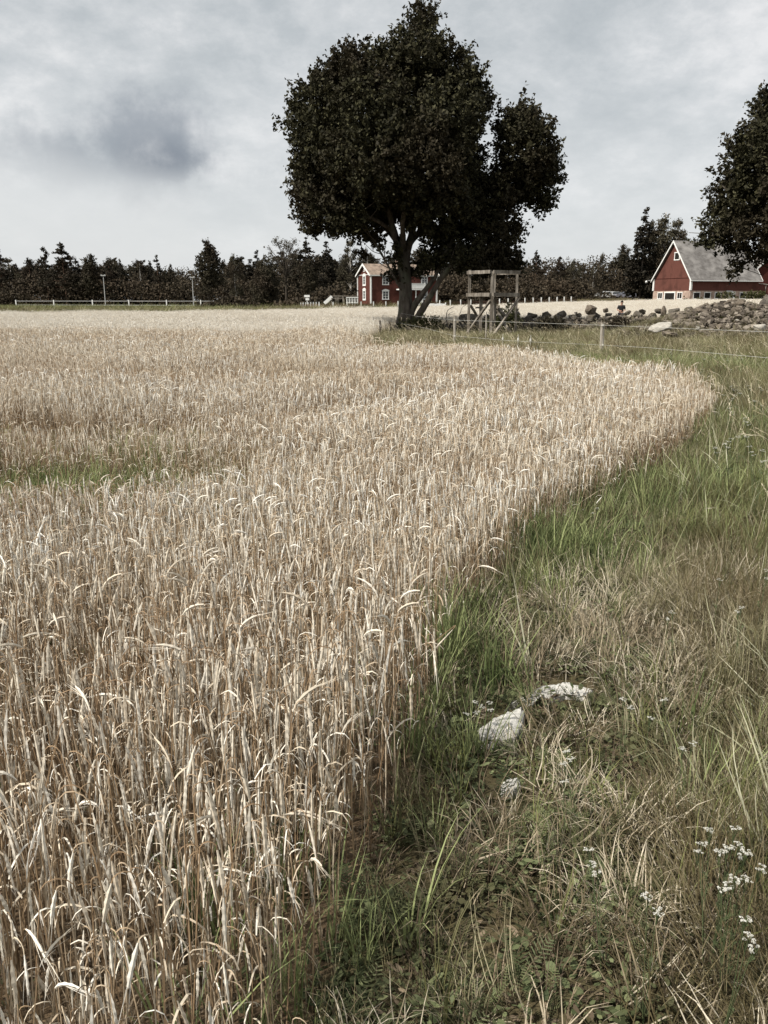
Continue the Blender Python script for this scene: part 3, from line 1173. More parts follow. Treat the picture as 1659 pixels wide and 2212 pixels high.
def big_oak():
    D = 45.0
    bx = gx(878, D)
    base = (bx, D, Hs(bx, D))
    root = empty('oak_tree', base)
    tag(root, 'great dark oak with a broad crown at the end of the stone wall', 'tree')
    spec = [(918, 62, 30, 50, .3, 1.2), (905, 120, 50, 60, -.5, 2.2), (835, 162, 54, 60, 1.0, 2.4), (760, 165, 52, 58, -.6, 2.2), (722, 185, 52, 52, .5, 2.0),
            (972, 165, 44, 50, .4, 2.0), (1012, 195, 42, 48, -.8, 2.0), (675, 240, 56, 58, .2, 2.2), (790, 240, 95, 80, -2.2, 3.2), (900, 230, 100, 85, 2.4, 3.4),
            (960, 270, 85, 80, -2.6, 3.0), (690, 310, 68, 62, -1.2, 2.6), (668, 400, 52, 52, .6, 2.2), (700, 440, 72, 55, -1.0, 2.6), (800, 340, 110, 85, -3.4, 3.2),
            (830, 370, 110, 85, 3.2, 3.2), (930, 370, 95, 80, -3.2, 3.0), (985, 350, 70, 70, 1.6, 2.8), (770, 450, 75, 45, .8, 2.8), (745, 478, 40, 26, -2.0, 1.6),
            (660, 498, 20, 12, 0, .5), (860, 440, 75, 45, 2.4, 2.6), (950, 450, 85, 60, -1.6, 2.8), (1030, 440, 72, 62, .6, 2.4), (1130, 272, 44, 48, .2, 1.9),
            (1150, 320, 62, 68, -.9, 2.2), (1175, 390, 44, 52, .4, 1.7), (1130, 390, 52, 50, .9, 1.8), (1085, 430, 42, 46, -.6, 1.6), (1060, 520, 62, 44, -.4, 2.0),
            (1085, 560, 38, 24, .6, 1.2), (1020, 560, 48, 26, -1.4, 1.5), (960, 530, 46, 32, 1.6, 1.6), (1128, 562, 12, 14, 0, .4), (1095, 580, 34, 14, .3, 1.0), (1040, 580, 40, 12, -.6, 1.1), (848, 592, 9, 9, 0, .4), (800, 512, 30, 16, .2, .9),
            (858, 552, 12, 20, -.5, .8), (882, 586, 20, 10, .6, .8), (932, 570, 30, 20, -.6, 1.2), (785, 548, 10, 8, .4, .4), (620, 262, 16, 18, 0, .6), (628, 330, 18, 16, .3, .6),
            (1200, 345, 22, 30, 0, .9), (1190, 437, 14, 16, 0, .5), (1120, 490, 18, 20, 0, .6), (1040, 222, 22, 26, .3, .9)]
    spec = [(905 + (t[0] - 905) * .955,) + t[1:] for t in spec]
    lobes = oak_lobes(spec, D, base)
    P, c = crown_points(lobes, 7000, 30, .26, 1.05, .27)
    me = quads_mesh('crown', leaf_quads(P, .098, .6), [M_oak])
    mobj('crown', me, root)
    # trunk and limbs
    def q(X, Y, dy=0.0):
        p = atD(X, Y, D + dy)
        return Vector((p.x - base[0], p.y - base[1], p.z - base[2]))
    mb = MB()
    tr = [q(877, 726), q(876, 700), q(876, 670), q(876, 640), q(874, 600), q(872, 560), q(864, 520)]
    n = 18
    pts, rad = [], [.82, .52, .38, .34, .32, .33, .25]
    # fluted, flared trunk
    base_i = len(mb.v)
    rings = []
    for i in range(25):
        t = i / 24 * (len(tr) - 1)
        k = min(int(t), len(tr) - 2)
        f = t - k
        c0 = tr[k].lerp(tr[k + 1], f)
        r0 = rad[k] * (1 - f) + rad[k + 1] * f
        flare = max(0, 1 - i / 7)
        ring = []
        for j in range(n):
            th = 2 * math.pi * j / n
            rr = r0 * (1 + (.22 * flare + .05) * math.sin(th * 5 + 1.0 + i * .08) + .05 * math.sin(th * 9 + i * .5)) + random.uniform(-.012, .012)
            ring.append(len(mb.v))
            mb.v.append((c0.x + rr * math.cos(th), c0.y + rr * math.sin(th), c0.z))
        rings.append(ring)
    for a, b in zip(rings[:-1], rings[1:]):
        for j in range(n):
            mb.face((a[j], a[(j + 1) % n], b[(j + 1) % n], b[j]))
    # lower edge under the turf
    heads = [((872, 560), [(850, 500, -.3), (835, 440, -.8), (800, 380, -1.6), (770, 300, -2.2)], .26),
             ((872, 570), [(888, 510, .3), (900, 450, .8), (905, 360, 1.2), (905, 240, 1.0), (915, 110, .6)], .27),
             ((866, 530), [(830, 490, 1.0), (770, 440, 1.6), (700, 400, 1.4), (660, 350, 1.0)], .18),
             ((880, 530), [(930, 470, 1.2), (970, 400, 2.0), (990, 300, 1.8), (1000, 200, 1.0)], .2),
             ((874, 545), [(870, 470, -1.8), (900, 400, -2.8), (940, 320, -3.0)], .18),
             ((868, 540), [(840, 470, 2.2), (820, 400, 3.0), (810, 320, 3.0)], .18),
             ((850, 500), [(800, 470, -1.6), (740, 460, -1.8), (690, 440, -1.4)], .12),
             ((896, 470), [(960, 440, -.6), (1030, 410, -.4), (1090, 370, -.2), (1140, 320, 0)], .17),
             ((1060, 385), [(1110, 390, .4), (1160, 385, .3), (1200, 370, 0)], .08),
             ((930, 470), [(990, 450, .8), (1050, 450, .6), (1090, 440, .2)], .1),
             ((876, 640), [(852, 600, -.6), (830, 560, -.9), (810, 520, -1.0)], .08)]
    for (s, ps, r0) in heads:
        lp = [q(s[0], s[1])] + [q(*p) for p in ps]
        o, rr = limb(mb, lp, r0, .035, 8, .03)
        for k in range(7):
            i = random.randrange(len(o) // 3, len(o))
            d = Vector((random.uniform(-1, 1), random.uniform(-1, 1), random.uniform(-.1, .9))).normalized()
            ln = random.uniform(.9, 2.2)
            m1 = o[i] + d * ln * .5 + Vector((0, 0, random.uniform(-.1, .2)))
            limb(mb, [o[i], m1, o[i] + d * ln + Vector((0, 0, .2))], max(.02, rr[i] * .5), .012, 5, .02)
    mb.build('trunk', [M_bark], root, True)
    # the two stems that lean to the right
    for ps, r0, r1, tw in (([(887, 684, -.1), (893, 664, -.2), (912, 636, -.4), (928, 615, -.5), (941, 596, -.6), (955, 560, -.7), (975, 525, -.8)], .21, .07, 5),
                           ([(893, 712, -.25), (900, 690, -.4), (918, 660, -.6), (938, 625, -.9), (962, 588, -1.1), (985, 560, -1.2), (1030, 535, -1.2)], .24, .08, 6)):
        m2 = MB()
        o, rr = limb(m2, [q(*p) for p in ps], r0, r1, 10, .02)
        for k in range(tw):
            i = random.randrange(len(o) // 2, len(o))
            d = Vector((random.uniform(-.8, 1), random.uniform(-.6, .6), random.uniform(0, 1))).normalized()
            ln = random.uniform(.5, 1.6)
            limb(m2, [o[i], o[i] + d * ln * .5, o[i] + d * ln], .04, .012, 5, .02)
        m2.build('leaning_stem', [M_bark], root, True)
    return root


big_oak()


def right_oak():
    D = 40.0
    bx = gx(1800, D)
    base = (bx, D, Hs(bx, D))
    root = empty('oak_tree', base)
    tag(root, 'dark oak at the right edge with a low branch hanging before the barn roof', 'tree')
    spec = [(1760, 290, 110, 90, 0, 4.0), (1850, 360, 120, 130, .5, 4.0), (1690, 290, 56, 70, -.5, 2.6), (1652, 290, 32, 42, .3, 1.5), (1612, 325, 34, 40, -.2, 1.5),
            (1662, 370, 66, 58, -1.2, 2.6), (1577, 388, 32, 36, .4, 1.4), (1700, 430, 95, 75, 1.5, 3.2), (1590, 450, 52, 44, .2, 1.8), (1554, 490, 36, 22, -.3, 1.1),
            (1620, 500, 62, 36, -.8, 1.8), (1680, 540, 60, 22, .4, 1.6), (1585, 532, 36, 20, .2, .9), (1520, 520, 18, 14, .1, .5), (1605, 572, 24, 10, -.2, .4), (1578, 583, 18, 7, -.2, .3),
            (1636, 556, 24, 12, 0, .5), (1920, 300, 100, 120, 0, 4), (1800, 470, 110, 60, -1.5, 3), (1554, 440, 14, 14, 0, .5), (1660, 225, 28, 22, 0, 1.0)]
    lobes = oak_lobes(spec, D, base)
    P, c = crown_points(lobes, 2900, 30, .26, 1.05, .27)
    mobj('crown', quads_mesh('crown', leaf_quads(P, .092, .6), [M_oak]), root)

    def q(X, Y, dy=0.0):
        p = atD(X, Y, D + dy)
        return Vector((p.x - base[0], p.y - base[1], p.z - base[2]))
    mb = MB()
    limb(mb, [(0, 0, -.1), (0, 0, .6), (.1, 0, 2.2), (0, .1, 4.0), (-.2, 0, 6.5), (0, 0, 9)], .62, .18, 14, .03)
    for ps in ([(1780, 540), (1720, 500), (1660, 480), (1600, 450), (1560, 400)], [(1785, 520), (1740, 420), (1690, 350), (1640, 300)],
               [(1790, 560), (1720, 545), (1660, 540), (1625, 560), (1590, 580)], [(1790, 500), (1850, 420), (1900, 330)], [(1720, 500), (1640, 505), (1570, 505), (1530, 510)]):
        o, rr = limb(mb, [q(X, Y, random.uniform(-.5, .5)) for X, Y in ps], .2, .03, 7, .03)
        for k in range(8):
            i = random.randrange(len(o) // 3, len(o))
            d = Vector((random.uniform(-1, 1), random.uniform(-1, 1), random.uniform(-.3, .8))).normalized()
            limb(mb, [o[i], o[i] + d * .6, o[i] + d * random.uniform(.9, 1.6)], max(.02, rr[i] * .5), .012, 5, .02)
    mb.build('trunk', [M_bark], root, True)


right_oak()


# generic trees for the wood; built 14 m tall, then scaled
def tree_proto(kind, seed):
    r = np.random.default_rng(seed)
    rr = random.Random(seed)
    lobes, droop, size, asp = [], None, .26, .6
    tm = MB()
    if kind == 'pine':
        lv = 11
        cb = rr.uniform(.32, .5)
        for i in range(lv):
            t = i / (lv - 1)
            z = 14 * (cb + (.97 - cb) * t)
            R0 = 3.5 * (1 - t) ** .65 * (.6 + .4 * math.sin(math.pi * min(1, t * 2.2 + .25))) + .35
            for k in range(3 if t < .8 else 2):
                a = rr.uniform(0, 6.28)
                d = R0 * rr.uniform(.45, 1.05)
                zz_ = z + rr.uniform(-.4, .4)
                lobes.append((d * math.cos(a), d * math.sin(a), zz_, R0 * .5 + .2, R0 * .5 + .2, .26))
                limb(tm, [(0, 0, zz_ - .5), (d * .5 * math.cos(a), d * .5 * math.sin(a), zz_ - .25), (d * math.cos(a), d * math.sin(a), zz_)], .07, .02, 4)
        lobes.append((0, 0, 13.5, .4, .4, .8))
        ncl, nl, mat, bark, r0 = 560, 15, M_pineleaf, M_bark_pine, .2
        cr, sp, sh = .22, .6, .45
    elif kind == 'spruce':
        lv = 16
        for i in range(lv):
            t = i / (lv - 1)
            R0 = 2.3 * (1 - t) ** .85 + .18
            for k in range(4):
                a = rr.uniform(0, 6.28)
                d = R0 * .55
                lobes.append((d * math.cos(a), d * math.sin(a), 1.0 + 12.6 * t, R0 * .52, R0 * .52, .45))
        lobes.append((0, 0, 13.6, .16, .16, .7))
        ncl, nl, mat, bark, r0 = 620, 15, M_spruceleaf, M_bark_dark, .18
        cr, sp, sh = .22, .4, .4
    elif kind == 'birch':
        for i in range(26):
            t = rr.random()
            z = 3.6 + 9.4 * t
            R0 = 2.7 * math.sin(math.pi * min(1, .18 + .8 * t)) ** .8
            a = rr.uniform(0, 6.28)
            d = R0 * rr.uniform(.3, 1)
            lobes.append((d * math.cos(a), d * math.sin(a), z, .6, .6, rr.uniform(.6, 1.1)))
            limb(tm, [(0, 0, z - 1.4), (d * .4 * math.cos(a), d * .4 * math.sin(a), z - .4), (d * math.cos(a), d * math.sin(a), z + .3)], .06, .015, 4)
        ncl, nl, mat, bark, r0 = 520, 18, M_birchleaf, M_bark_birch, .15
        cr, sp, sh = .36, .2, .5
        droop, size, asp = .55, .2, .45
    elif kind == 'broad':
        for i in range(17):
            a = rr.uniform(0, 6.28)
            t = rr.random()
            z = 3.2 + 9.2 * t
            R0 = 3.0 * math.sin(math.pi * min(1, .25 + .65 * t)) ** .7
            d = R0 * rr.uniform(.2, .8)
            lobes.append((d * math.cos(a), d * math.sin(a), z, rr.uniform(.9, 1.5), rr.uniform(.9, 1.5), rr.uniform(.8, 1.3)))
            limb(tm, [(0, 0, z - 1.8), (d * .5 * math.cos(a), d * .5 * math.sin(a), z - .8), (d * math.cos(a), d * math.sin(a), z)], .09, .02, 4)
        lobes.append((0, 0, 12.8, .8, .8, 1.1))
        lobes.append((0, 0, 8, 2.2, 2.2, 3.4))
        ncl, nl, mat, bark, r0 = 760, 16, M_broadleaf, M_bark_dark, .22
        cr, sp, sh = .27, .9, .3
    elif kind == 'bush':
        for i in range(16):
            a = rr.uniform(0, 6.28)
            z = rr.uniform(1.0, 12)
            R0 = 5.4 * math.sqrt(max(.05, 1 - (z / 13.6) ** 2))
            d = R0 * rr.uniform(.3, .75)
            lobes.append((d * math.cos(a), d * math.sin(a), z, 1.9, 1.9, 1.6))
        lobes.append((0, 0, 6, 4.2, 4.2, 6))
        ncl, nl, mat, bark, r0 = 620, 20, M_broadleaf, M_bark_dark, .3
        cr, sp, sh = .5, .5, .25
        size = .3
    else:   # open domed tree with bare-looking limbs
        for i in range(22):
            a = rr.uniform(0, 6.28)
            t = rr.random()
            z = 7.5 + 5.8 * t
            R0 = 4.0 * math.sqrt(max(.05, 1 - ((z - 8) / 6) ** 2))
            d = R0 * rr.uniform(.4, .97)
            e = (d * math.cos(a), d * math.sin(a), z)
            lobes.append((*e, .9, .9, .55))
            o, ra = limb(tm, [(0, 0, 4.5 + rr.random() * 2), (d * .35 * math.cos(a), d * .35 * math.sin(a), z * .6 + 2.2), e], .11, .03, 5, .06)
            for k in range(6):
                i2 = rr.randrange(len(o) // 2, len(o))
                dv = Vector((rr.uniform(-1, 1), rr.uniform(-1, 1), rr.uniform(-.2, 1))).normalized()
                limb(tm, [o[i2], o[i2] + dv * .6, o[i2] + dv * 1.3], .035, .012, 3)
        ncl, nl, mat, bark, r0 = 210, 11, M_birchleaf, M_bark_dark, .26
        cr, sp, sh = .38, .5, .5
        size = .15
    P, c = crown_points(lobes, ncl, nl, cr * 1.25, sp, sh, r)
    P[:, 2] = np.maximum(P[:, 2], .15)
    sc_ = {'pine': .16, 'spruce': .16, 'birch': .13, 'broad': .17, 'bush': .22}.get(kind, .11)
    V = leaf_quads(P, sc_, asp + .1, r, .25, droop)
    root = empty(kind + '_tree' if kind in ('pine', 'spruce', 'birch') else 'leafy_tree', (0, 0, 0))
    mobj('crown', quads_mesh('crown', V, [mat]), root)
    wob = [rr.uniform(-.25, .25) for _ in range(4)]
    limb(tm, [(0, 0, -.25), (wob[0] * .3, 0, 2), (wob[0], wob[1], 6), (wob[2], wob[3], 10), (0, 0, 13.2)], r0, .04, 7)
    tm.build('trunk', [bark], root, True)
    return root


protos = {}
used_proto = set()
for kd, seeds in (('pine', (1, 2, 3, 4)), ('spruce', (5, 6, 7)), ('birch', (8, 9, 10)), ('broad', (11, 12, 13)), ('bush', (14, 15)), ('open', (16,))):
    protos[kd] = [tree_proto(kd, s) for s in seeds]


def place_tree(kind, vi, x, y, h, w, label, group=None, rz=None):
    src = protos[kind][vi % len(protos[kind])]
    if src.name in used_proto:
        o = copy_tree(src)
        for k in ('label', 'category', 'group'):
            if k in o:
                del o[k]
    else:
        o = src
        used_proto.add(src.name)
    o.location = (x, y, Hs(x, y) - .05)
    s = h / 14
    o.scale = (s * w, s * w, s)
    o.rotation_euler = (0, 0, random.uniform(0, 6.28) if rz is None else rz)
    tag(o, label, 'tree', group)
    return o


def tree_at(kind, vi, X, topY, D, w, label, group=None):
    z = 1.0
    x = gx(X, D, 6)
    top = atD(X, topY, D).z
    return place_tree(kind, vi, x, D, top - Hs(x, D), w, label, group)


notable = [
    ('pine', 0, 2, 531, 205, 1.0, 'tall layered pine cut by the left edge of the photo'),
    ('pine', 1, 66, 557, 212, .7, 'small pointed pine between the left edge and the pine clump'),
    ('pine', 2, 101, 532, 208, .8, 'narrow pine standing close left of the broadest pine'),
    ('pine', 3, 140, 527, 200, 1.25, 'broadest and tallest pine of the left part of the wood'),
    ('broad', 0, 202, 549, 200, 1.2, 'round leafy tree between the broad pine and the left lamp pole'),
    ('pine', 1, 237, 564, 208, .7, 'small pine rising just above the left lamp pole'),
    ('spruce', 0, 262, 561, 205, 1.0, 'dark pointed spruce right of the left lamp pole'),
    ('birch', 0, 304, 563, 210, .8, 'pale airy birch between the left spruce and the right lamp pole'),
    ('spruce', 1, 326, 562, 212, .9, 'spruce standing right of the small pale birch'),
    ('pine', 0, 342, 553, 208, .7, 'slim pine with a jagged tip behind the white rail fence'),
    ('pine', 2, 370, 569, 214, .55, 'thin little pine left of the right lamp pole'),
    ('broad', 1, 450, 517, 180, 1.05, 'tall dense oval tree on bare trunks right of the right lamp pole'),
    ('birch', 1, 508, 537, 190, .95, 'airy birch between the oval tree and the round dark tree'),
    ('bush', 0, 572, 547, 150, .85, 'round dark tree with foliage down to the ground'),
    ('open', 0, 617, 508, 185, 1.05, 'open domed tree showing its limbs above the wood'),
    ('pine', 3, 660, 523, 168, 1.15, 'dark bushy pine left of the play frame'),
    ('broad', 2, 668, 560, 140, 1.0, 'low dark tree at the corner of the garden fence'),
    ('spruce', 2, 706, 518, 178, 1.35, 'dark spruce close left of the weeping birch'),
    ('birch', 2, 757, 513, 172, 1.05, 'weeping birch behind the left end of the red house'),
    ('birch', 0, 792, 530, 176, .8, 'thin birch over the roof ridge of the red house'),
    ('pine', 1, 1157, 541, 195, .65, 'slender lone pine right of the great oak'),
    ('pine', 2, 1206, 553, 195, .9, 'pine standing left of the round birch before the right wood'),
    ('birch', 1, 1240, 552, 185, 1.1, 'rounded birch on a pale trunk midway between oak and barn'),
    ('birch', 2, 1282, 566, 190, .7, 'small birch right of the rounded one'),
    ('birch', 0, 1300, 542, 212, .9, 'birch with hanging sprays left of the parked cars'),
    ('broad', 0, 1340, 528, 210, 1.0, 'leafy tree rising behind the parked white car'),
    ('spruce', 0, 1385, 452, 168, 1.3, 'tall dark spruce left of the barn'),
    ('pine', 3, 1400, 480, 172, 1.1, 'broad pine between the tall spruce and the tall birch'),
    ('birch', 1, 1428, 446, 170, 1.35, 'tallest birch touching the barn gable'),
    ('birch', 2, 1455, 468, 176, 1.1, 'slim birch behind the barn ridge end'),
    ('broad', 1, 1392, 556, 205, 1.3, 'low leafy tree just left of the barn wall'),
    ('broad', 2, 1352, 575, 212, 1.2, 'low leafy tree behind the dark parked car'),
]
for (kd, vi, X, Y, D, w, lab) in notable:
    tree_at(kd, vi, X, Y, D, w, lab)

gl = {'pine': 'dark pine within the closed wood behind the fields', 'spruce': 'dark spruce within the closed wood behind the fields',
      'birch': 'brownish birch within the closed wood behind the fields', 'broad': 'dark leafy tree within the closed wood behind the fields'}
rt = random.Random(5)
X = -60
while X < 1500:
    for row, D in enumerate((213, 228, 243)):
        kd = rt.choice(('pine', 'spruce', 'spruce', 'birch', 'broad', 'broad'))
        if X > 1320 and row == 2:
            continue
        base_top = float(np.interp(X, [-60, 60, 160, 180, 230, 300, 330, 430, 470, 520, 600, 960, 990, 1500], [572, 584, 572, 590, 574, 580, 588, 602, 582, 572, 562, 562, 594, 596]))
        if X > 1330:
            base_top = 580
        Yt = base_top + rt.uniform(-20, 15) + (0, -3, -6)[row]
        x = gx(X + rt.uniform(-12, 12), D, 5)
        h = atD(X, Yt, D).z - Hs(x, D)
        place_tree(kd, rt.randrange(4), x, D + rt.uniform(-5, 5), h, rt.uniform(1.3, 2.0), gl[kd], 'trees of the wood behind the fields')
    X += 27
for kd, ps in protos.items():
    for i, p in enumerate(ps):
        if p.name not in used_proto:
            place_tree(kd, i, gx(300 + 90 * i, 250, 5), 250, 9, 1.2, gl.get(kd, gl['broad']), 'trees of the wood behind the fields')


def undergrowth():
    n = 90000
    x = rng.uniform(-130, 125, n)
    y = rng.uniform(196, 240, n)
    top = 3.4 + (y - 196) * .10 + 3.2 * vnoise(x, y, 5, 31) + 1.8 * vnoise(x, y, 1.7, 32)
    z = H(x, y) + rng.random(n) ** .8 * top
    P = np.stack([x, y, z], 1)
    # bushes in front of the wood and beside the barn
    parts = [P]
    for (X, D, w, h, m) in ((600, 150, 5, 1.6, 1500), (650, 150, 7, 1.8, 2200), (720, 160, 9, 3.5, 3500), (500, 165, 6, 2.2, 1500), (980, 170, 12, 5, 5200), (1060, 172, 12, 5, 5200),
                            (1130, 178, 10, 5, 4200), (1200, 180, 10, 4, 3800), (1262, 205, 8, 4, 3400), (1345, 212, 10, 5, 4000), (1400, 200, 6, 3.6, 3000), (30, 198, 9, 4, 2500),
                            (1010, 150, 3, 2, 700)):
        cx = gx(X, D, 1)
        a = rng.normal(0, .5, m)
        b = rng.normal(0, .4, m)
        xx = cx + a * w
        yy = D + b * w * .6
        hh = h * np.exp(-(a ** 2)) * (.6 + .6 * vnoise(xx, yy, 1.5, 33))
        parts.append(np.stack([xx, yy, H(xx, yy) + rng.random(m) ** .7 * hh], 1))
    P = np.concatenate(parts)
    me = quads_mesh('forest_undergrowth', leaf_quads(P, .27, .7), [M_under])
    o = mobj('forest_undergrowth', me)
    tag(o, 'dark bushes and saplings closing the foot of the wood', 'undergrowth', kind='stuff')


undergrowth()


# ------------------------------------------------------------------ buildings
def window(parent, M3, origin, u, w, h, z0, frame_w=.14, cols=2, rows=3, crown=False, depth=.05, sill=False, glass=M_glass, name='window'):
    """window on the wall plane through origin along u (horizontal), outward normal M3"""
    nrm = M3
    o = Vector(origin)
    up = Vector((0, 0, 1))
    rot = Matrix((u, -nrm, up)).transposed()

    def bx(mb, cu, cz, su, sz, d0, d1):
        c = o + u * cu + up * cz + nrm * ((d0 + d1) / 2)
        mb.box(c, (su, abs(d1 - d0), sz), rot)
    g = MB()
    bx(g, 0, z0 + h / 2, w, h, .004, .018)
    win = g.build(name, [glass], parent)
    f = MB()
    bx(f, -w / 2 - frame_w / 2, z0 + h / 2, frame_w, h, 0, depth)
    bx(f, w / 2 + frame_w / 2, z0 + h / 2, frame_w, h, 0, depth)
    bx(f, 0, z0 - frame_w / 2, w + 2 * frame_w + .06, frame_w, 0, depth + .02)
    bx(f, 0, z0 + h + frame_w / 2, w + 2 * frame_w + .06, frame_w, 0, depth + .02)
    if crown:
        b = o + nrm * .002
        zt = z0 + h + frame_w
        ww = w / 2 + frame_w + .12
        pts = [(-ww, zt + .002), (ww, zt + .002), (ww * .55, zt + .16), (0, zt + .26), (-ww * .55, zt + .16)]
        f0 = [b + u * a + up * c for a, c in pts]
        f1 = [p + nrm * .09 for p in f0]
        f.poly(f1)
        for i in range(5):
            j = (i + 1) % 5
            f.poly([f0[i], f0[j], f1[j], f1[i]])
    f.build('frame', [M_white], win)
    if cols:
        b = MB()
        for i in range(1, cols):
            bx(b, -w / 2 + w * i / cols, z0 + h / 2, .06, h, .019, .045)
        for j in range(1, rows):
            for i in range(cols):
                cw = w / cols
                bx(b, -w / 2 + cw * (i + .5), z0 + h * j / rows, cw - .062, .045, .019, .040)
        b.build('glazing_bars', [M_white], win)
    return win


def gable_building(root, Lx, Wy, eave, ridge, wallmat, roofmat, base_h=0.0, basemat=None, over=.35, hip=False, roof_t=.14):
    """long side along +x at y=0 (faces -y); gable at x=0 (faces -x)"""
    mb = MB()
    z0 = base_h
    # walls as one closed shell with the gables
    hy = Wy / 2
    A = [(0, 0, z0), (Lx, 0, z0), (Lx, Wy, z0), (0, Wy, z0)]
    B = [(0, 0, eave), (Lx, 0, eave), (Lx, Wy, eave), (0, Wy, eave)]
    rz = ridge - .06
    mb.poly([A[0], A[1], B[1], B[0]])
    mb.poly([A[2], A[3], B[3], B[2]])
    mb.poly([A[3], A[0], B[0], (0, hy, rz), B[3]])
    if hip:
        mb.poly([A[1], A[2], B[2], B[1]])
    else:
        mb.poly([A[1], A[2], B[2], (Lx, hy, rz), B[1]])
    mb.build('wall', [wallmat], root)
    if base_h:
        m2 = MB()
        m2.box((Lx / 2, hy, base_h / 2 - .35), (Lx + .12, Wy + .12, base_h + .7))
        m2.build('base_wall', [basemat], root)
    # roof: two thick slopes
    sl = (ridge - eave) / hy
    oy = over
    ze = eave - sl * oy
    r = MB()
    x0, x1 = -over, Lx + over
    xr = Lx - hy * .9 if hip else x1
    n0 = Vector((0, -sl, 1)).normalized() * 0
    t = roof_t
    F0 = [(x0, -oy, ze), (x1, -oy, ze), (xr, hy, ridge), (x0, hy, ridge)]
    K0 = [(x1, Wy + oy, ze), (x0, Wy + oy, ze), (x0, hy, ridge), (xr, hy, ridge)]
    for q in (F0, K0):
        lo = [Vector(p) + Vector((0, 0, .02)) for p in q]
        hi = [Vector(p) + Vector((0, 0, .02 + t)) for p in q]
        r.poly(hi)
        r.poly(lo[::-1])
        r.poly([lo[0], lo[1], hi[1], hi[0]])
        for i, j in ((1, 2), (3, 0)):
            r.poly([lo[i], lo[j], hi[j], hi[i]])
    if hip:
        r.poly([(x1, -oy, ze + t + .02), (x1, Wy + oy, ze + t + .02), (xr, hy, ridge + t + .02)])
    rf = r.build('roof', [roofmat], root)
    # bargeboards
    for xg in ((x0,) if hip else (x0, x1)):
        s = -1 if xg == x0 else 1
        b = MB()
        for (ya, yb) in ((-oy - .02, hy), (Wy + oy + .02, hy)):
            za = ze + t + .05
            zb = ridge + t + .05
            w = .30
            p = [Vector((xg, ya, za)), Vector((xg, yb, zb)), Vector((xg, yb, zb - w * 1.25)), Vector((xg, ya, za - w))]
            q = [v_ + Vector((s * .07, 0, 0)) for v_ in p]
            p = [v_ + Vector((s * .003, 0, 0)) for v_ in p]
            b.poly(q)
            b.poly(p[::-1])
            for i in range(4):
                j = (i + 1) % 4
                b.poly([p[i], p[j], q[j], q[i]])
        b.build('bargeboard', [M_white], rf)
    e = MB()
    e.box((Lx / 2, -oy - .045, ze + .06), (Lx + 2 * over, .08, .16))
    e.build('eaves_board', [M_white], rf)
    return rf


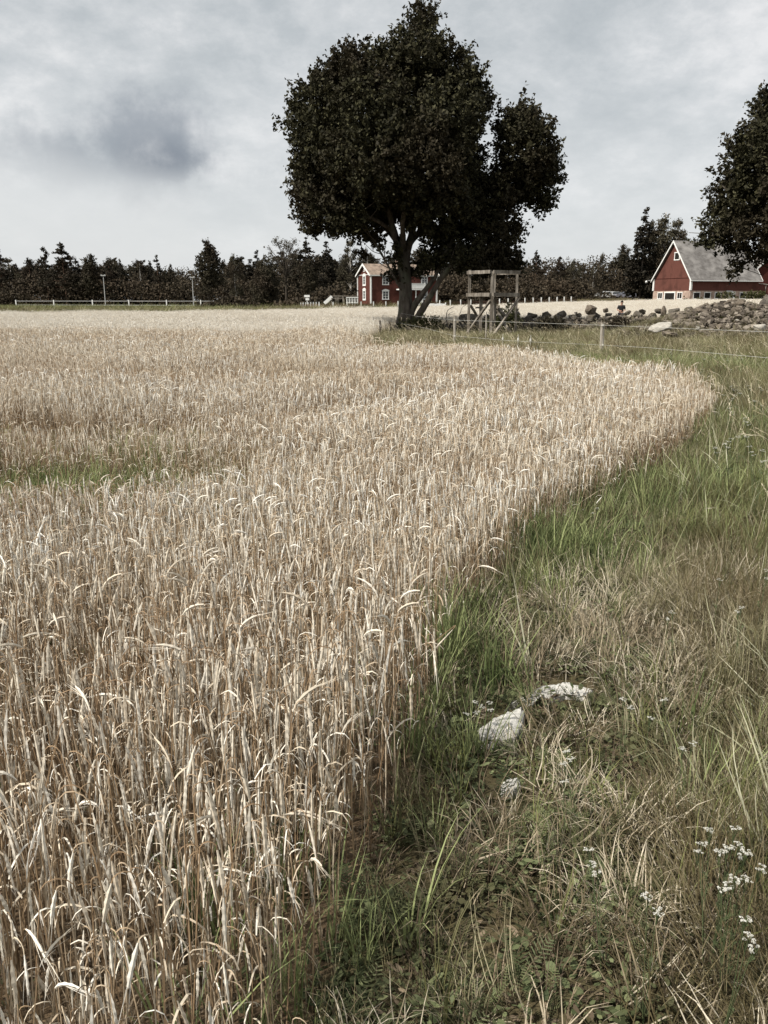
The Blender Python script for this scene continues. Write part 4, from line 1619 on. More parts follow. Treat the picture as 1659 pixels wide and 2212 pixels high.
def farmhouse():
    D = 150.0
    cx = gx(745.5 + .2451 * 228, D, 3)
    al = R(21.7)
    root = empty('house', (cx, D, Hs(cx, D)), al)
    tag(root, 'red two storey wooden house with white trim and clay tile roof', 'house')
    Lx, Wy, ev, rd = 12.7, 6.6, 5.55, 7.35
    gable_building(root, Lx, Wy, ev, rd, M_redwall, M_tile, .35, surf('house_plinth', (.25, .23, .2), (.36, .34, .3), 3), .35)
    c = MB()
    for (x, y) in ((-.02, -.02), (Lx + .02, -.02), (-.02, Wy + .02)):
        c.box((x, y, (ev + .35) / 2), (.24, .24, ev - .36))
    c.build('corner_board', [M_white], root)
    b = MB()
    b.box((-.02, Wy / 2, ev + .02), (.08, Wy - .24, .10))
    b.box((Lx / 2, -.03, ev - .2), (Lx - .3, .06, .12))
    b.build('trim_band', [M_white], root)
    k = Lx / 572
    U = Vector((1, 0, 0))
    Nf = Vector((0, -1, 0))
    for xc, z0, w in ((352 - 228, 3.95, .95), (352 - 228, 1.45, .95), (690 - 228, 3.95, .95), (690 - 228, 1.45, .95), (505 - 228, 3.95, .9)):
        window(root, Nf, (xc * k, 0, 0), U, w, 1.25, z0, .16, 2, 3, crown=z0 < 3)
    Ng = Vector((-1, 0, 0))
    Ug = Vector((0, -1, 0))
    for z0 in (3.95, 1.45):
        window(root, Ng, (0, Wy / 2, 0), Ug, .95, 1.35, z0, .28, 2, 3, crown=True)
    a = MB()
    yy = Wy / 2
    for p, q in (((yy - .42, 6.15), (yy + .42, 6.15)), ((yy - .42, 6.15), (yy, 6.62)), ((yy + .42, 6.15), (yy, 6.62))):
        a.beam((-.03, p[0], p[1]), (-.03, q[0], q[1]), .06, .08)
    a.build('attic_window', [M_white], root)
    # porch with balcony
    px0, px1 = (450 - 228) * k, (642 - 228) * k
    p = MB()
    for x in (px0 + .1, (px0 * 2 + px1) / 3, (px0 + 2 * px1) / 3, px1 - .1):
        p.box((x, -1.9, 1.65), (.16, .16, 2.6))
    p.box(((px0 + px1) / 2, -1.0, 3.05), (px1 - px0 + .3, 2.2, .2))
    p.box(((px0 + px1) / 2, -1.0, .2), (px1 - px0, 2.0, .3))
    for x in (px0 + .1 + .05, px1 - .15):
        p.poly([(x - .1, -1.99, 2.95), (x + .5 * (1 if x < px0 + 1 else -1), -1.99, 2.95), (x, -1.99, 2.5)])
    pc = p.build('porch', [M_white], root)
    q = MB()
    for (x0, x1) in ((px0 + .19, (px0 * 2 + px1) / 3 - .1), ((px0 + 2 * px1) / 3 + .1, px1 - .19)):
        q.box(((x0 + x1) / 2, -1.9, .85), (x1 - x0, .06, .9))
        n = 6
    q.build('porch_panel', [M_white], pc)
    r = MB()
    bx0, bx1 = (568 - 228) * k - 1.4, (657 - 228) * k
    r.box(((bx0 + bx1) / 2, -1.95, 3.6), (bx1 - bx0, .07, .78))
    r.box(((bx0 + bx1) / 2, -1.95, 4.06), (bx1 - bx0 + .1, .12, .08))
    for x in (bx0, bx1):
        r.box((x, -1.95, 3.68), (.12, .14, 1.02))
        r.box((x, -.95, 3.62), (.06, 1.8, .78))
    r.build('balcony', [M_white], root)
    d = MB()
    d.box(((px0 + px1) / 2, -.03, 1.5), (1.0, .06, 2.1))
    d.build('door', [surf('door_paint', (.10, .13, .10), (.16, .2, .16), 2)], root)
    f = MB()
    f.box((Lx * .5, Wy * .52, rd + .35), (.7, .6, 1.1))
    f.build('chimney', [M_brick], root)


farmhouse()


def barn():
    D = 150.0
    al = R(20)
    X0 = 1321.5 + .2034 * 835
    cx = gx(X0, D, 3)
    zb = Hs(cx, D) - .1
    root = empty('barn', (cx, D, zb), al)
    tag(root, 'red timber barn with steep grey roof and pale brick ground floor', 'barn')
    Lx, Wy = 15.0, 10.1
    bh, ev, rd = 2.15, 4.35, 10.7
    gable_building(root, Lx, Wy, ev, rd, M_barnred, M_slate, bh, M_brick, .45, hip=False)
    c = MB()
    for (x, y) in ((-.03, -.03), (-.03, Wy + .03)):
        c.box((x, y, (bh + ev) / 2 + .02), (.34, .34, ev - bh - .1))
    c.build('corner_board', [M_white], root)
    b = MB()
    b.box((-.03, Wy / 2, ev), (.06, Wy - .4, .07))
    b.build('board_joint', [M_darkred], root)
    k = Lx / 712
    U = Vector((1, 0, 0))
    Nf = Vector((0, -1, 0))
    for xc, w in ((899, 1.25), (1010, 1.2), (1119, 1.15), (1383, 1.15)):
        window(root, Nf, ((xc - 835) * k, -.06, 0), U, w, .92, .88, .12, 0, 0, glass=M_void)
    d = MB()
    x = (1229 - 835) * k
    d.box((x, -.1, .98), (.86, .08, 2.0))
    dr = d.build('door', [surf('grey_green_door', (.36, .35, .29), (.45, .43, .36), 2)], root)
    f = MB()
    f.box((x - .52, -.12, 1.02), (.16, .14, 2.08))
    f.box((x + .1, -.12, 2.1), (1.42, .14, .12))
    f.build('frame', [M_white], dr)
    s = MB()
    s.box((x + 1.02, -.12, 1.3), (.95, .06, 1.45))
    s.build('shutter', [M_white], root)
    Ng = Vector((-1, 0, 0))
    Ug = Vector((0, -1, 0))
    kg = Wy / 385

    def gy(xc):
        return (835 - xc) * kg
    for xc in (528, 734):
        window(root, Ng, (-.06, gy(xc), 0), Ug, 1.15, .95, .85, .14, 2, 1, glass=M_void)
    window(root, Ng, (-.06, gy(630), 0), Ug, 2.6, 1.55, .25, .22, 0, 0, glass=M_void, name='barn_opening')
    window(root, Ng, (0, gy(660) - .3, 0), Ug, 1.15, 1.1, 7.6, .16, 0, 0, glass=M_void)
    lm = MB()
    lm.tube([(-.25, Wy + .1, 3.9), (-.8, Wy + .5, 4.1), (-1.2, Wy + .8, 4.0)], .04, 6)
    lm.tube([(-1.2, Wy + .8, 4.06), (-1.2, Wy + .8, 3.85), (-1.2, Wy + .8, 3.65)], [.1, .24, .2], 10)
    lm.build('yard_lamp', [M_metal], root)
    # second building behind to the right
    D2 = 166.0
    x2 = gx(1321.5 + .2034 * 1500, D2, 5)
    r2 = empty('barn', (x2, D2, Hs(x2, D2) - .1), R(-62))
    tag(r2, 'dark red barn wing behind the grey roofed barn, cut by the right edge', 'barn')
    return root


barn()


def barn_wing():
    for o in list(bpy.data.objects):
        if o.get('label', '').startswith('dark red barn wing'):
            root = o
    # gable wall faces the camera: local frame facing -y
    root.rotation_euler = (0, 0, R(8))
    W, dep, ev, rd = 7.4, 16.0, 5.9, 9.0
    mb = MB()
    mb.poly([(0, 0, 0), (W, 0, 0), (W, 0, ev), (W / 2, 0, rd), (0, 0, ev)])
    mb.poly([(W, 0, 0), (W, dep, 0), (W, dep, ev), (W, 0, ev)])
    mb.poly([(0, dep, 0), (0, 0, 0), (0, 0, ev), (0, dep, ev)])
    mb.poly([(W, dep, 0), (0, dep, 0), (0, dep, ev), (W / 2, dep, rd), (W, dep, ev)])
    mb.build('wall', [M_darkred], root)
    r = MB()
    sl = (rd - ev) / (W / 2)
    for s in (-1, 1):
        xe = W / 2 + s * (W / 2 + .5)
        ze = rd - sl * (W / 2 + .5)
        q = [Vector((xe, -.4, ze + .03)), Vector((W / 2, -.4, rd + .03)), Vector((W / 2, dep, rd + .03)), Vector((xe, dep, ze + .03))]
        hi = [p + Vector((0, 0, .14)) for p in q]
        r.poly(hi)
        r.poly(q[::-1])
        for i in range(4):
            j = (i + 1) % 4
            r.poly([q[i], q[j], hi[j], hi[i]])
    rf = r.build('roof', [M_slate2], root)
    b = MB()
    for s in (-1, 1):
        xe = W / 2 + s * (W / 2 + .52)
        ze = rd - sl * (W / 2 + .52)
        p = [Vector((xe, -.404, ze + .2)), Vector((W / 2, -.404, rd + .2)), Vector((W / 2, -.404, rd - .14)), Vector((xe, -.404, ze - .1))]
        q = [v_ - Vector((0, .07, 0)) for v_ in p]
        b.poly(q)
        b.poly(p[::-1])
        for i in range(4):
            j = (i + 1) % 4
            b.poly([p[i], p[j], q[j], q[i]])
    b.build('bargeboard', [M_white], rf)
    a = MB()
    z = rd - 1.75
    c = W / 2
    for p, q in (((c - .75, z), (c + .75, z)), ((c - .75, z), (c, z + .95)), ((c + .75, z), (c, z + .95)), ((c, z), (c, z + .9)), ((c - .38, z), (c - .38, z + .45)), ((c + .38, z), (c + .38, z + .45))):
        a.beam((p[0], -.06, p[1]), (q[0], -.06, q[1]), .09, .09)
    a.build('attic_window', [M_white], root)
    # boarded ramp up to the loft beside the barn
    Dr = 158.0
    xr = gx(1321.5 + .2034 * 1500, Dr, 2)
    rr = empty('ramp_wall', (xr, Dr, Hs(xr, Dr) - .1), R(12))
    tag(rr, 'red boarded loft ramp on a pale stone footing right of the barn', 'ramp')
    m = MB()
    m.poly([(0, 0, 1.3), (9, 0, .75), (9, 0, 2.5), (0, 0, 3.5)])
    m.poly([(0, 2.6, 3.5), (9, 2.6, 2.5), (9, 2.6, .75), (0, 2.6, 1.3)])
    m.poly([(0, 0, 3.5), (9, 0, 2.5), (9, 2.6, 2.5), (0, 2.6, 3.5)])
    m.poly([(9, 0, .75), (9, 2.6, .75), (9, 2.6, 2.5), (9, 0, 2.5)])
    m.poly([(0, 2.6, 1.3), (0, 0, 1.3), (0, 0, 3.5), (0, 2.6, 3.5)])
    m.build('side_boards', [M_barnred], rr)
    t = MB()
    t.beam((-.05, -.06, 3.58), (9.05, -.06, 2.58), .14, .12)
    for x in (2.4, 5.4, 8.2):
        t.beam((x, -.04, 1.2), (x, -.04, 3.5 - x / 9), .08, .06)
    t.build('capping', [M_rock_pale], rr)
    f = MB()
    f.box((4.9, 1.3, .5), (8.0, 2.7, 1.4))
    f.build('footing', [M_rock_pale], rr)


barn_wing()


# ------------------------------------------------------------------ garden fence, paddock fence, play things
def picket_fence():
    pts = [(gx(650, 128, 1), 128), (gx(690, 116, 1), 115.5), (gx(780, 115, 1), 115), (gx(860, 116, 1), 116), (gx(950, 118, 1), 118), (gx(1060, 123, 1), 123),
           (gx(1200, 132, 1), 131), (gx(1245, 135, 1), 134)]
    o0 = (pts[1][0], pts[1][1], 0)
    root = empty('garden_fence', (o0[0], o0[1], Hs(*o0[:2])))
    tag(root, 'low brown picket fence with white posts round the red house', 'fence')
    B = root.location
    pk, rl = MB(), MB()
    posts = []
    acc = 0
    for (x0, y0), (x1, y1) in zip(pts[:-1], pts[1:]):
        ln = math.hypot(x1 - x0, y1 - y0)
        ux, uy = (x1 - x0) / ln, (y1 - y0) / ln
        rot = Matrix.Rotation(math.atan2(uy, ux), 3, 'Z')
        n = int(ln / .16)
        low = x0 > 8
        for i in range(n):
            x, y = x0 + ux * .16 * i, y0 + uy * .16 * i
            z = Hs(x, y) - B.z
            pk.box((x - B.x, y - B.y, z + (.36 if low else .42)), (.085, .025, (.62 if low else .76) + random.uniform(-.02, .02)), rot)
        m = max(1, round(ln / 1.75))
        for i in range(m):
            x, y = x0 + ux * ln * i / m, y0 + uy * ln * i / m
            posts.append((x, y, Hs(x, y) - B.z, rot))
        for hz_ in (.25, .62):
            za, zb = Hs(x0, y0) - B.z + hz_, Hs(x1, y1) - B.z + hz_
            rl.beam((x0 - B.x - uy * -.03, y0 - B.y + .04, za), (x1 - B.x, y1 - B.y + .04, zb), .07, .04)
    pk.build('pickets', [surf('brown_pickets', (.045, .022, .015), (.12, .06, .04), 4, .9, stretch=(1, 1, .3))], root)
    rl.build('rail', [M_stake], root)
    for (x, y, z, rot) in posts:
        p = MB()
        p.box((0, 0, .46), (.12, .12, 1.12), rot)
        p.box((0, 0, 1.042), (.15, .15, .04), rot)
        p.build('fence_post', [M_white], root, loc=(x - B.x, y - B.y - .06, z))


picket_fence()


def paddock_fence():
    D0 = 188.0
    pts = [(gx(35, D0, 1), D0), (gx(200, D0 - 4, 1), D0 - 4), (gx(360, D0 - 10, 1), D0 - 10), (gx(585, D0 - 14, 1), D0 - 14)]
    root = empty('paddock_fence', (pts[0][0], pts[0][1], Hs(*pts[0])))
    tag(root, 'long white rail fence running before the wood on the left', 'fence')
    B = root.location
    n = 0
    for k, ((x0, y0), (x1, y1)) in enumerate(zip(pts[:-1], pts[1:])):
        a0 = (x0 - B.x, y0 - B.y)
        a1 = (x1 - B.x, y1 - B.y)
        r = MB()
        for z, w in ((1.38, .26), (.55, .16)):
            r.beam((a0[0], a0[1], z), (a1[0], a1[1], z), w, .05)
        r.build('rail', [M_white], root)
        ln = math.hypot(x1 - x0, y1 - y0)
        m = int(ln / 6.5)
        for i in range(m + (k == 2)):
            t = i / m
            p = MB()
            p.box((0, 0, .8), (.2, .16, 1.64))
            p.build('fence_post', [M_white], root, loc=(a0[0] + (a1[0] - a0[0]) * t, a0[1] + (a1[1] - a0[1]) * t - .12, 0))


paddock_fence()

for i, (X, top, D, lab) in enumerate(((226, 596, 182, 'slim grey lamp pole standing behind the white rail fence, nearer the left edge'),
                                      (417, 600, 176, 'slim grey lamp pole standing left of the dense oval tree'))):
    x = gx(X, D, 3)
    root = empty('lamp_pole', (x, D, Hs(x, D)))
    tag(root, lab, 'lamp pole', 'lamp poles by the white rail fence')
    h = atD(X, top, D).z
    m = MB()
    m.tube([(0, 0, -.1), (0, 0, h / 2), (0, 0, h)], [.1, .085, .06], 8)
    m.build('pole', [M_metal], root)
    m = MB()
    m.box((0, 0, h + .06), (1.0, .35, .16))
    m.box((-.35, -.05, h + .2), (.36, .3, .12))
    m.box((.35, -.05, h + .2), (.36, .3, .12))
    m.build('lamp_head', [M_metal], root)


def play_things():
    D = 135.0
    # zoom-crop coordinates: photo x = 664.2+.0817*c, y=610+.0817*c
    def q(cx_, cy_, dy=0):
        return atD(664.2 + .0817 * cx_, 609.9 + .0817 * cy_, D + dy)
    b = q(780, 640)
    B = Vector((b.x, D, Hs(b.x, D)))
    root = empty('play_frame', B)
    tag(root, 'low wooden play frame with a white slide in the garden left of the house', 'play frame')
    zt = q(780, 370).z - B.z
    x0, x1 = q(650, 370).x - B.x, q(950, 370).x - B.x
    m = MB()
    m.beam((x0 - .6, 0, zt + .05), (x1 + .1, 0, zt + .05), .12)
    for x, s in ((x0, -.12), (x1 - .1, .2)):
        for y in (-.5, .5):
            m.beam((x + s, y * 1.8, -.1), (x, y * .3, zt), .11)
    m.beam((x0 - .1, -.8, zt - .28), (x1, -.8, zt - .28), .09)
    m.build('timber_frame', [M_wood], root)
    s = MB()
    a = Vector((x0, -.3, zt - .05))
    e = Vector((q(450, 515).x - B.x, -.3, q(450, 515).z - B.z - .25))
    d = (e - a)
    for dy in (-.28, .28):
        s.beam(a + Vector((0, dy, .05)), e + Vector((0, dy, .05)), .05, .22)
    s.beam(a, e, .04, .52)
    s.build('slide', [M_white], root)
    m = MB()
    for k in range(3):
        m.box((x0 + .5 + k * .22, .4, zt - .75), (.16, .04, 1.2))
    m.build('boards', [M_wood], root)
    # white trellis gate beside the house
    p0, p1 = q(1040, 550, 8), q(1325, 550, 8)
    y = D + 8
    B = Vector((p0.x, y, Hs(p0.x, y)))
    root = empty('trellis_fence', B)
    tag(root, 'white crossed trellis fence joining the left end of the red house', 'fence')
    w = p1.x - p0.x
    h = q(1040, 400, 8).z - B.z
    m = MB()
    n = 4
    for i in range(n + 1):
        m.box((w * i / n, 0, h / 2), (.13, .13, h + .1))
    m.build('fence_post', [M_white], root)
    m = MB()
    z0 = q(1040, 540, 8).z - B.z
    for z in (z0, h):
        m.box((w / 2, -.09, z), (w + .2, .05, .12))
    m.build('rail', [M_white], root)
    m = MB()
    for i in range(n):
        xa, xb = w * i / n + .08, w * (i + 1) / n - .08
        m.beam((xa, -.02, z0), (xb, -.02, h), .09, .03)
        m.beam((xa, .04, h), (xb, .04, z0), .09, .03)
    m.build('cross_brace', [M_white], root)
    t = MB()
    t.box((w * .35, 1.3, h + .22), (w * 1.5, 2.4, .1))
    for x in (-.6, w * .5, w):
        t.box((x, 2.2, h / 2 + .08), (.1, .1, h + .18))
    o = t.build('pergola', [M_wood])
    o.location = B
    tag(o, 'weathered flat pergola roof above the white trellis fence', 'pergola')
    # white board at the fence right of the trunk
    D3 = 116.5
    p0, p1 = gx(928, D3, 1), gx(962, D3, 1)
    root = empty('white_panel', (p0, D3 - .6, Hs(p0, D3)))
    tag(root, 'low white panel standing before the fence right of the house', 'panel')
    m = MB()
    zt = atD(945, 655.5, D3).z - root.location.z
    for i in range(4):
        w = (p1 - p0) / 4
        m.box((w * (i + .5), 0, zt / 2), (w - .03, .08, zt - (0.06 if i % 2 else 0)))
    m.build('panel', [M_white], root)
    m = MB()
    for i in range(5):
        m.box(((p1 - p0) * i / 4, .12, zt / 2), (.12, .12, zt + (.25 if i == 4 else 0)))
    m.build('post', [M_white], root)
    # mailbox-like white boxes on the fence corner
    x = gx(664.5, 128, 1)
    root = empty('white_sign', (x, 127.3, Hs(x, 127)))
    tag(root, 'small white board on a post behind the garden fence corner', 'sign')
    m = MB()
    m.box((0, 0, 1.0), (.1, .1, 2.1))
    m.build('post', [M_white], root)
    m = MB()
    m.box((0, -.08, 1.95), (.8, .05, .32))
    m.box((.05, -.08, 1.5), (.55, .05, .3))
    m.build('board', [M_white], root)


play_things()


# ------------------------------------------------------------------ wooden tower
def tower():
    D = 38.6
    def q(cx_, cy_, D_):
        return atD(745.5 + .2451 * cx_, 528.6 + .2451 * cy_, D_)
    Fp = q(1280, 800, D)
    B = Vector((Fp.x, D, Hs(Fp.x, D)))
    root = empty('wooden_tower', B)
    tag(root, 'open weathered timber frame tower with diagonal braces beside the oak', 'tower')
    Fo, Lo, Ro, Bo = Vector((0, 0, 0)), Vector((-.90, 1.23, 0)), Vector((1.28, .87, 0)), Vector((.38, 2.1, 0))
    top, mid = q(1280, 235, D).z - B.z, q(1280, 440, D).z - B.z
    up = Vector((0, 0, 1))
    random.seed(12)
    for nm, p, w, z1 in (('front', Fo, .11, top), ('left', Lo, .13, top + .1), ('right', Ro, .11, top + .02), ('back', Bo, .11, top + .02)):
        m = MB()
        m.beam(p - up * .15 + up * (0), p + up * z1 + Vector((random.uniform(-.03, .03), 0, 0)), w, w * .9, .006)
        m.build('corner_post', [M_wood], root)
    for a, b in ((Lo, Fo), (Fo, Ro), (Ro, Bo), (Bo, Lo)):
        d = (b - a).normalized()
        for z, w, t in ((top - .02, .15, .09), (mid, .16, .10)):
            if z > mid + .1 and a is Bo:
                continue
            m = MB()
            off = Vector((d.y, -d.x, 0)) * .115
            m.beam(a + up * z - d * .02 + off, b + up * z + d * .02 + off, t, w, .006)
            m.build('cross_beam', [M_wood], root)
    for a, b in ((Vector((-.33, 1.2, 0)), None), (Vector((.33, 1.3, 0)), None)):
        m = MB()
        m.beam(a - up * .1, a + up * (mid - .08), .14, .13, .006)
        m.build('inner_post', [M_wood], root)
    m = MB()
    m.beam(Fo + Vector((.06, .12, -.1)), Fo + Vector((.07, .12, top)), .06, .05, .004)
    m.build('inner_post', [M_wood], root)
    br = [(Fo + up * (mid - .25) + Vector((-.06, -.04, 0)), Lo + up * .08 + Vector((-.06, -.12, 0))),
          (Ro + up * (mid - .14) + Vector((.1, -.16, 0)), Fo + up * .02 + Vector((.1, -.12, 0))),
          (Lo + up * 1.35 + Vector((.1, .1, 0)), Lo.lerp(Bo, .4) + up * .75), (Bo + up * 1.45, Ro.lerp(Bo, .4) + up * .8),
          (Bo + up * 1.1 + Vector((.15, 0, 0)), Ro + up * .1 + Vector((-.2, .2, 0))), (Bo.lerp(Lo, .3) + up * 1.25, Bo.lerp(Lo, .7) + up * 1.25)]
    for a, b in br:
        m = MB()
        m.beam(a, b, .13, .07, .005)
        m.build('brace', [M_wood], root)
    m = MB()
    c = (Fo + Lo + Ro + Bo) / 4
    dx, dy = (Ro - Fo).normalized(), (Lo - Fo).normalized()
    for k in range(3):
        a = Fo + dy * (.5 + .3 * k) + dx * .08
        m.beam(a + up * (mid - .05), a + dx * 1.4 + up * (mid - .05), .2, .03, .003)
    m.build('platform', [M_wood], root)


tower()


# ------------------------------------------------------------------ electric rope fence and stakes
def rope_fence():
    def q(X, Y, D):
        return atD(X, Y, D)
    posts = [(982, 683, 30.0, .085), (1302, 697, 25.2, .12), (1720, 700, 17.0, .11)]
    thin = [(1050.5, 673, 32.2, .05), (1012.5, 709, 33.5, .03)]
    rods = [(1086, 27.2), (1119, 26.4), (1146, 26.0)]
    b = q(1302, 697, 25.2)
    B = Vector((b.x, 25.2, Hs(b.x, 25.2)))
    root = empty('rope_fence', B)
    tag(root, 'white rope fence on grey wooden posts running from the oak to the right edge', 'fence')

    def rel(v_):
        return Vector(v_) - B
    random.seed(4)
    for (X, Y, D, w) in posts + thin:
        t = q(X, Y, D)
        g = Hs(t.x, D)
        m = MB()
        n = 8
        m.tube([rel((t.x, D, g - .1)), rel((t.x + .01, D, (g + t.z) / 2)), rel((t.x, D, t.z))], [w * .55, w * .5, w * .48], n)
        m.build('fence_post', [M_post], root)
    for X, D in rods:
        x = gx(X, D, .3)
        g = Hs(x, D)
        m = MB()
        m.tube([rel((x, D, g)), rel((x, D, g + .55))], .007, 6)
        m.tube([rel((x, D, g + .36)), rel((x, D, g + .44))], .03, 6)
        m.build('fibre_rod', [M_fibre], root)
    # ropes
    top = [(866, 676.5, 44.4), (905, 684, 43.0), (982, 691.5, 29.9), (1302, 702.5, 25.1), (1659, 717, 17.9), (1720, 718, 16.9)]
    low = [(860, 697, 44.3), (920, 709, 40.0), (982, 725.5, 29.9), (1086, 735, 27.2), (1146, 738.5, 26.0), (1302, 745.5, 25.1), (1400, 751, 22.5), (1659, 773, 17.9), (1720, 779, 16.9)]
    for pl in (top, low):
        m = MB()
        m.tube([rel(q(*p)) for p in pl], .0036, 6)
        m.build('rope', [M_rope], root)
    for (X, Y, D) in ((982, 691.5, 29.9), (982, 725.5, 29.9), (1302, 702.5, 25.1), (1302, 745.5, 25.1)):
        m = MB()
        c = rel(q(X, Y, D))
        m.box(c, (.05, .06, .05))
        m.tube([c, c + Vector((0, .08, 0))], .015, 6)
        m.build('insulator', [M_fibre], root)


rope_fence()
for i, (X, top, D, lab) in enumerate(((821, 691, 42.0, 'short dark stake in the grass, left of the pair by the oak'), (842.5, 694, 42.5, 'short dark stake in the grass nearest the oak trunk'))):
    t = atD(X, top, D)
    g = Hs(t.x, D)
    m = MB()
    m.tube([(0, 0, -.1), (.02, 0, (t.z - g) * .5), (-.01, 0, (t.z - g) * .9), (0, 0, t.z - g)], [.06, .06, .045, .02], 7)
    m.tube([(0, 0, (t.z - g) * .62), (.07, 0, (t.z - g) * .66)], .02, 5)
    o = m.build('wooden_stake', [M_stake], smooth=True)
    o.location = (t.x, D, g)
    tag(o, lab, 'stake', 'dark stakes left of the oak')


# ------------------------------------------------------------------ stones
import bmesh


def rock_mesh(seed, mat, sq=(1, .8, .65), sub=2, n=20):
    r = random.Random(seed)
    bm = bmesh.new()
    for i in range(n):
        v_ = Vector((r.gauss(0, 1), r.gauss(0, 1), r.gauss(0, 1))).normalized()
        k = r.uniform(.82, 1.08)
        bm.verts.new((v_.x * sq[0] * k, v_.y * sq[1] * k, v_.z * sq[2] * k))
    res = bmesh.ops.convex_hull(bm, input=bm.verts)
    for v_ in [x for x in bm.verts if not x.link_faces]:
        bm.verts.remove(v_)
    bmesh.ops.bevel(bm, geom=list(bm.edges), offset=.11, segments=1, affect='EDGES', profile=.6, clamp_overlap=True)
    bmesh.ops.triangulate(bm, faces=bm.faces)
    bmesh.ops.subdivide_edges(bm, edges=bm.edges, cuts=sub - 1, use_grid_fill=True)
    from mathutils import noise
    for v_ in bm.verts:
        d = noise.noise(v_.co * 2.2 + Vector((seed, 0, 0))) * .07 + noise.noise(v_.co * 6 + Vector((0, seed, 0))) * .03
        v_.co += v_.co.normalized() * d
    me = bpy.data.meshes.new('rock')
    bm.to_mesh(me)
    bm.free()
    me.materials.append(mat)
    me.polygons.foreach_set('use_smooth', [False] * len(me.polygons))
    return me


def put_rock(me, loc, s, name='stone', label=None, group=None, rot=None):
    o = bpy.data.objects.new(name, me)
    COL.objects.link(o)
    o.location = loc
    o.scale = (s, s, s) if isinstance(s, (int, float)) else s
    o.rotation_euler = rot or (random.uniform(-.5, .5), random.uniform(-.5, .5), random.uniform(0, 6.28))
    tag(o, label, 'stone', group)
    return o


def low_rock(seed):
    r = random.Random(seed)
    bm = bmesh.new()
    for i in range(11):
        v_ = Vector((r.gauss(0, 1), r.gauss(0, 1), r.gauss(0, 1))).normalized() * r.uniform(.8, 1.2)
        bm.verts.new((v_.x * 1.2, v_.y, v_.z * .8))
    bmesh.ops.convex_hull(bm, input=bm.verts)
    for v_ in [x for x in bm.verts if not x.link_faces]:
        bm.verts.remove(v_)
    bm.verts.index_update()
    out = ([v_.co.copy() for v_ in bm.verts], [tuple(v_.index for v_ in f.verts) for f in bm.faces])
    bm.free()
    return out


LOW = [low_rock(70 + i) for i in range(6)]


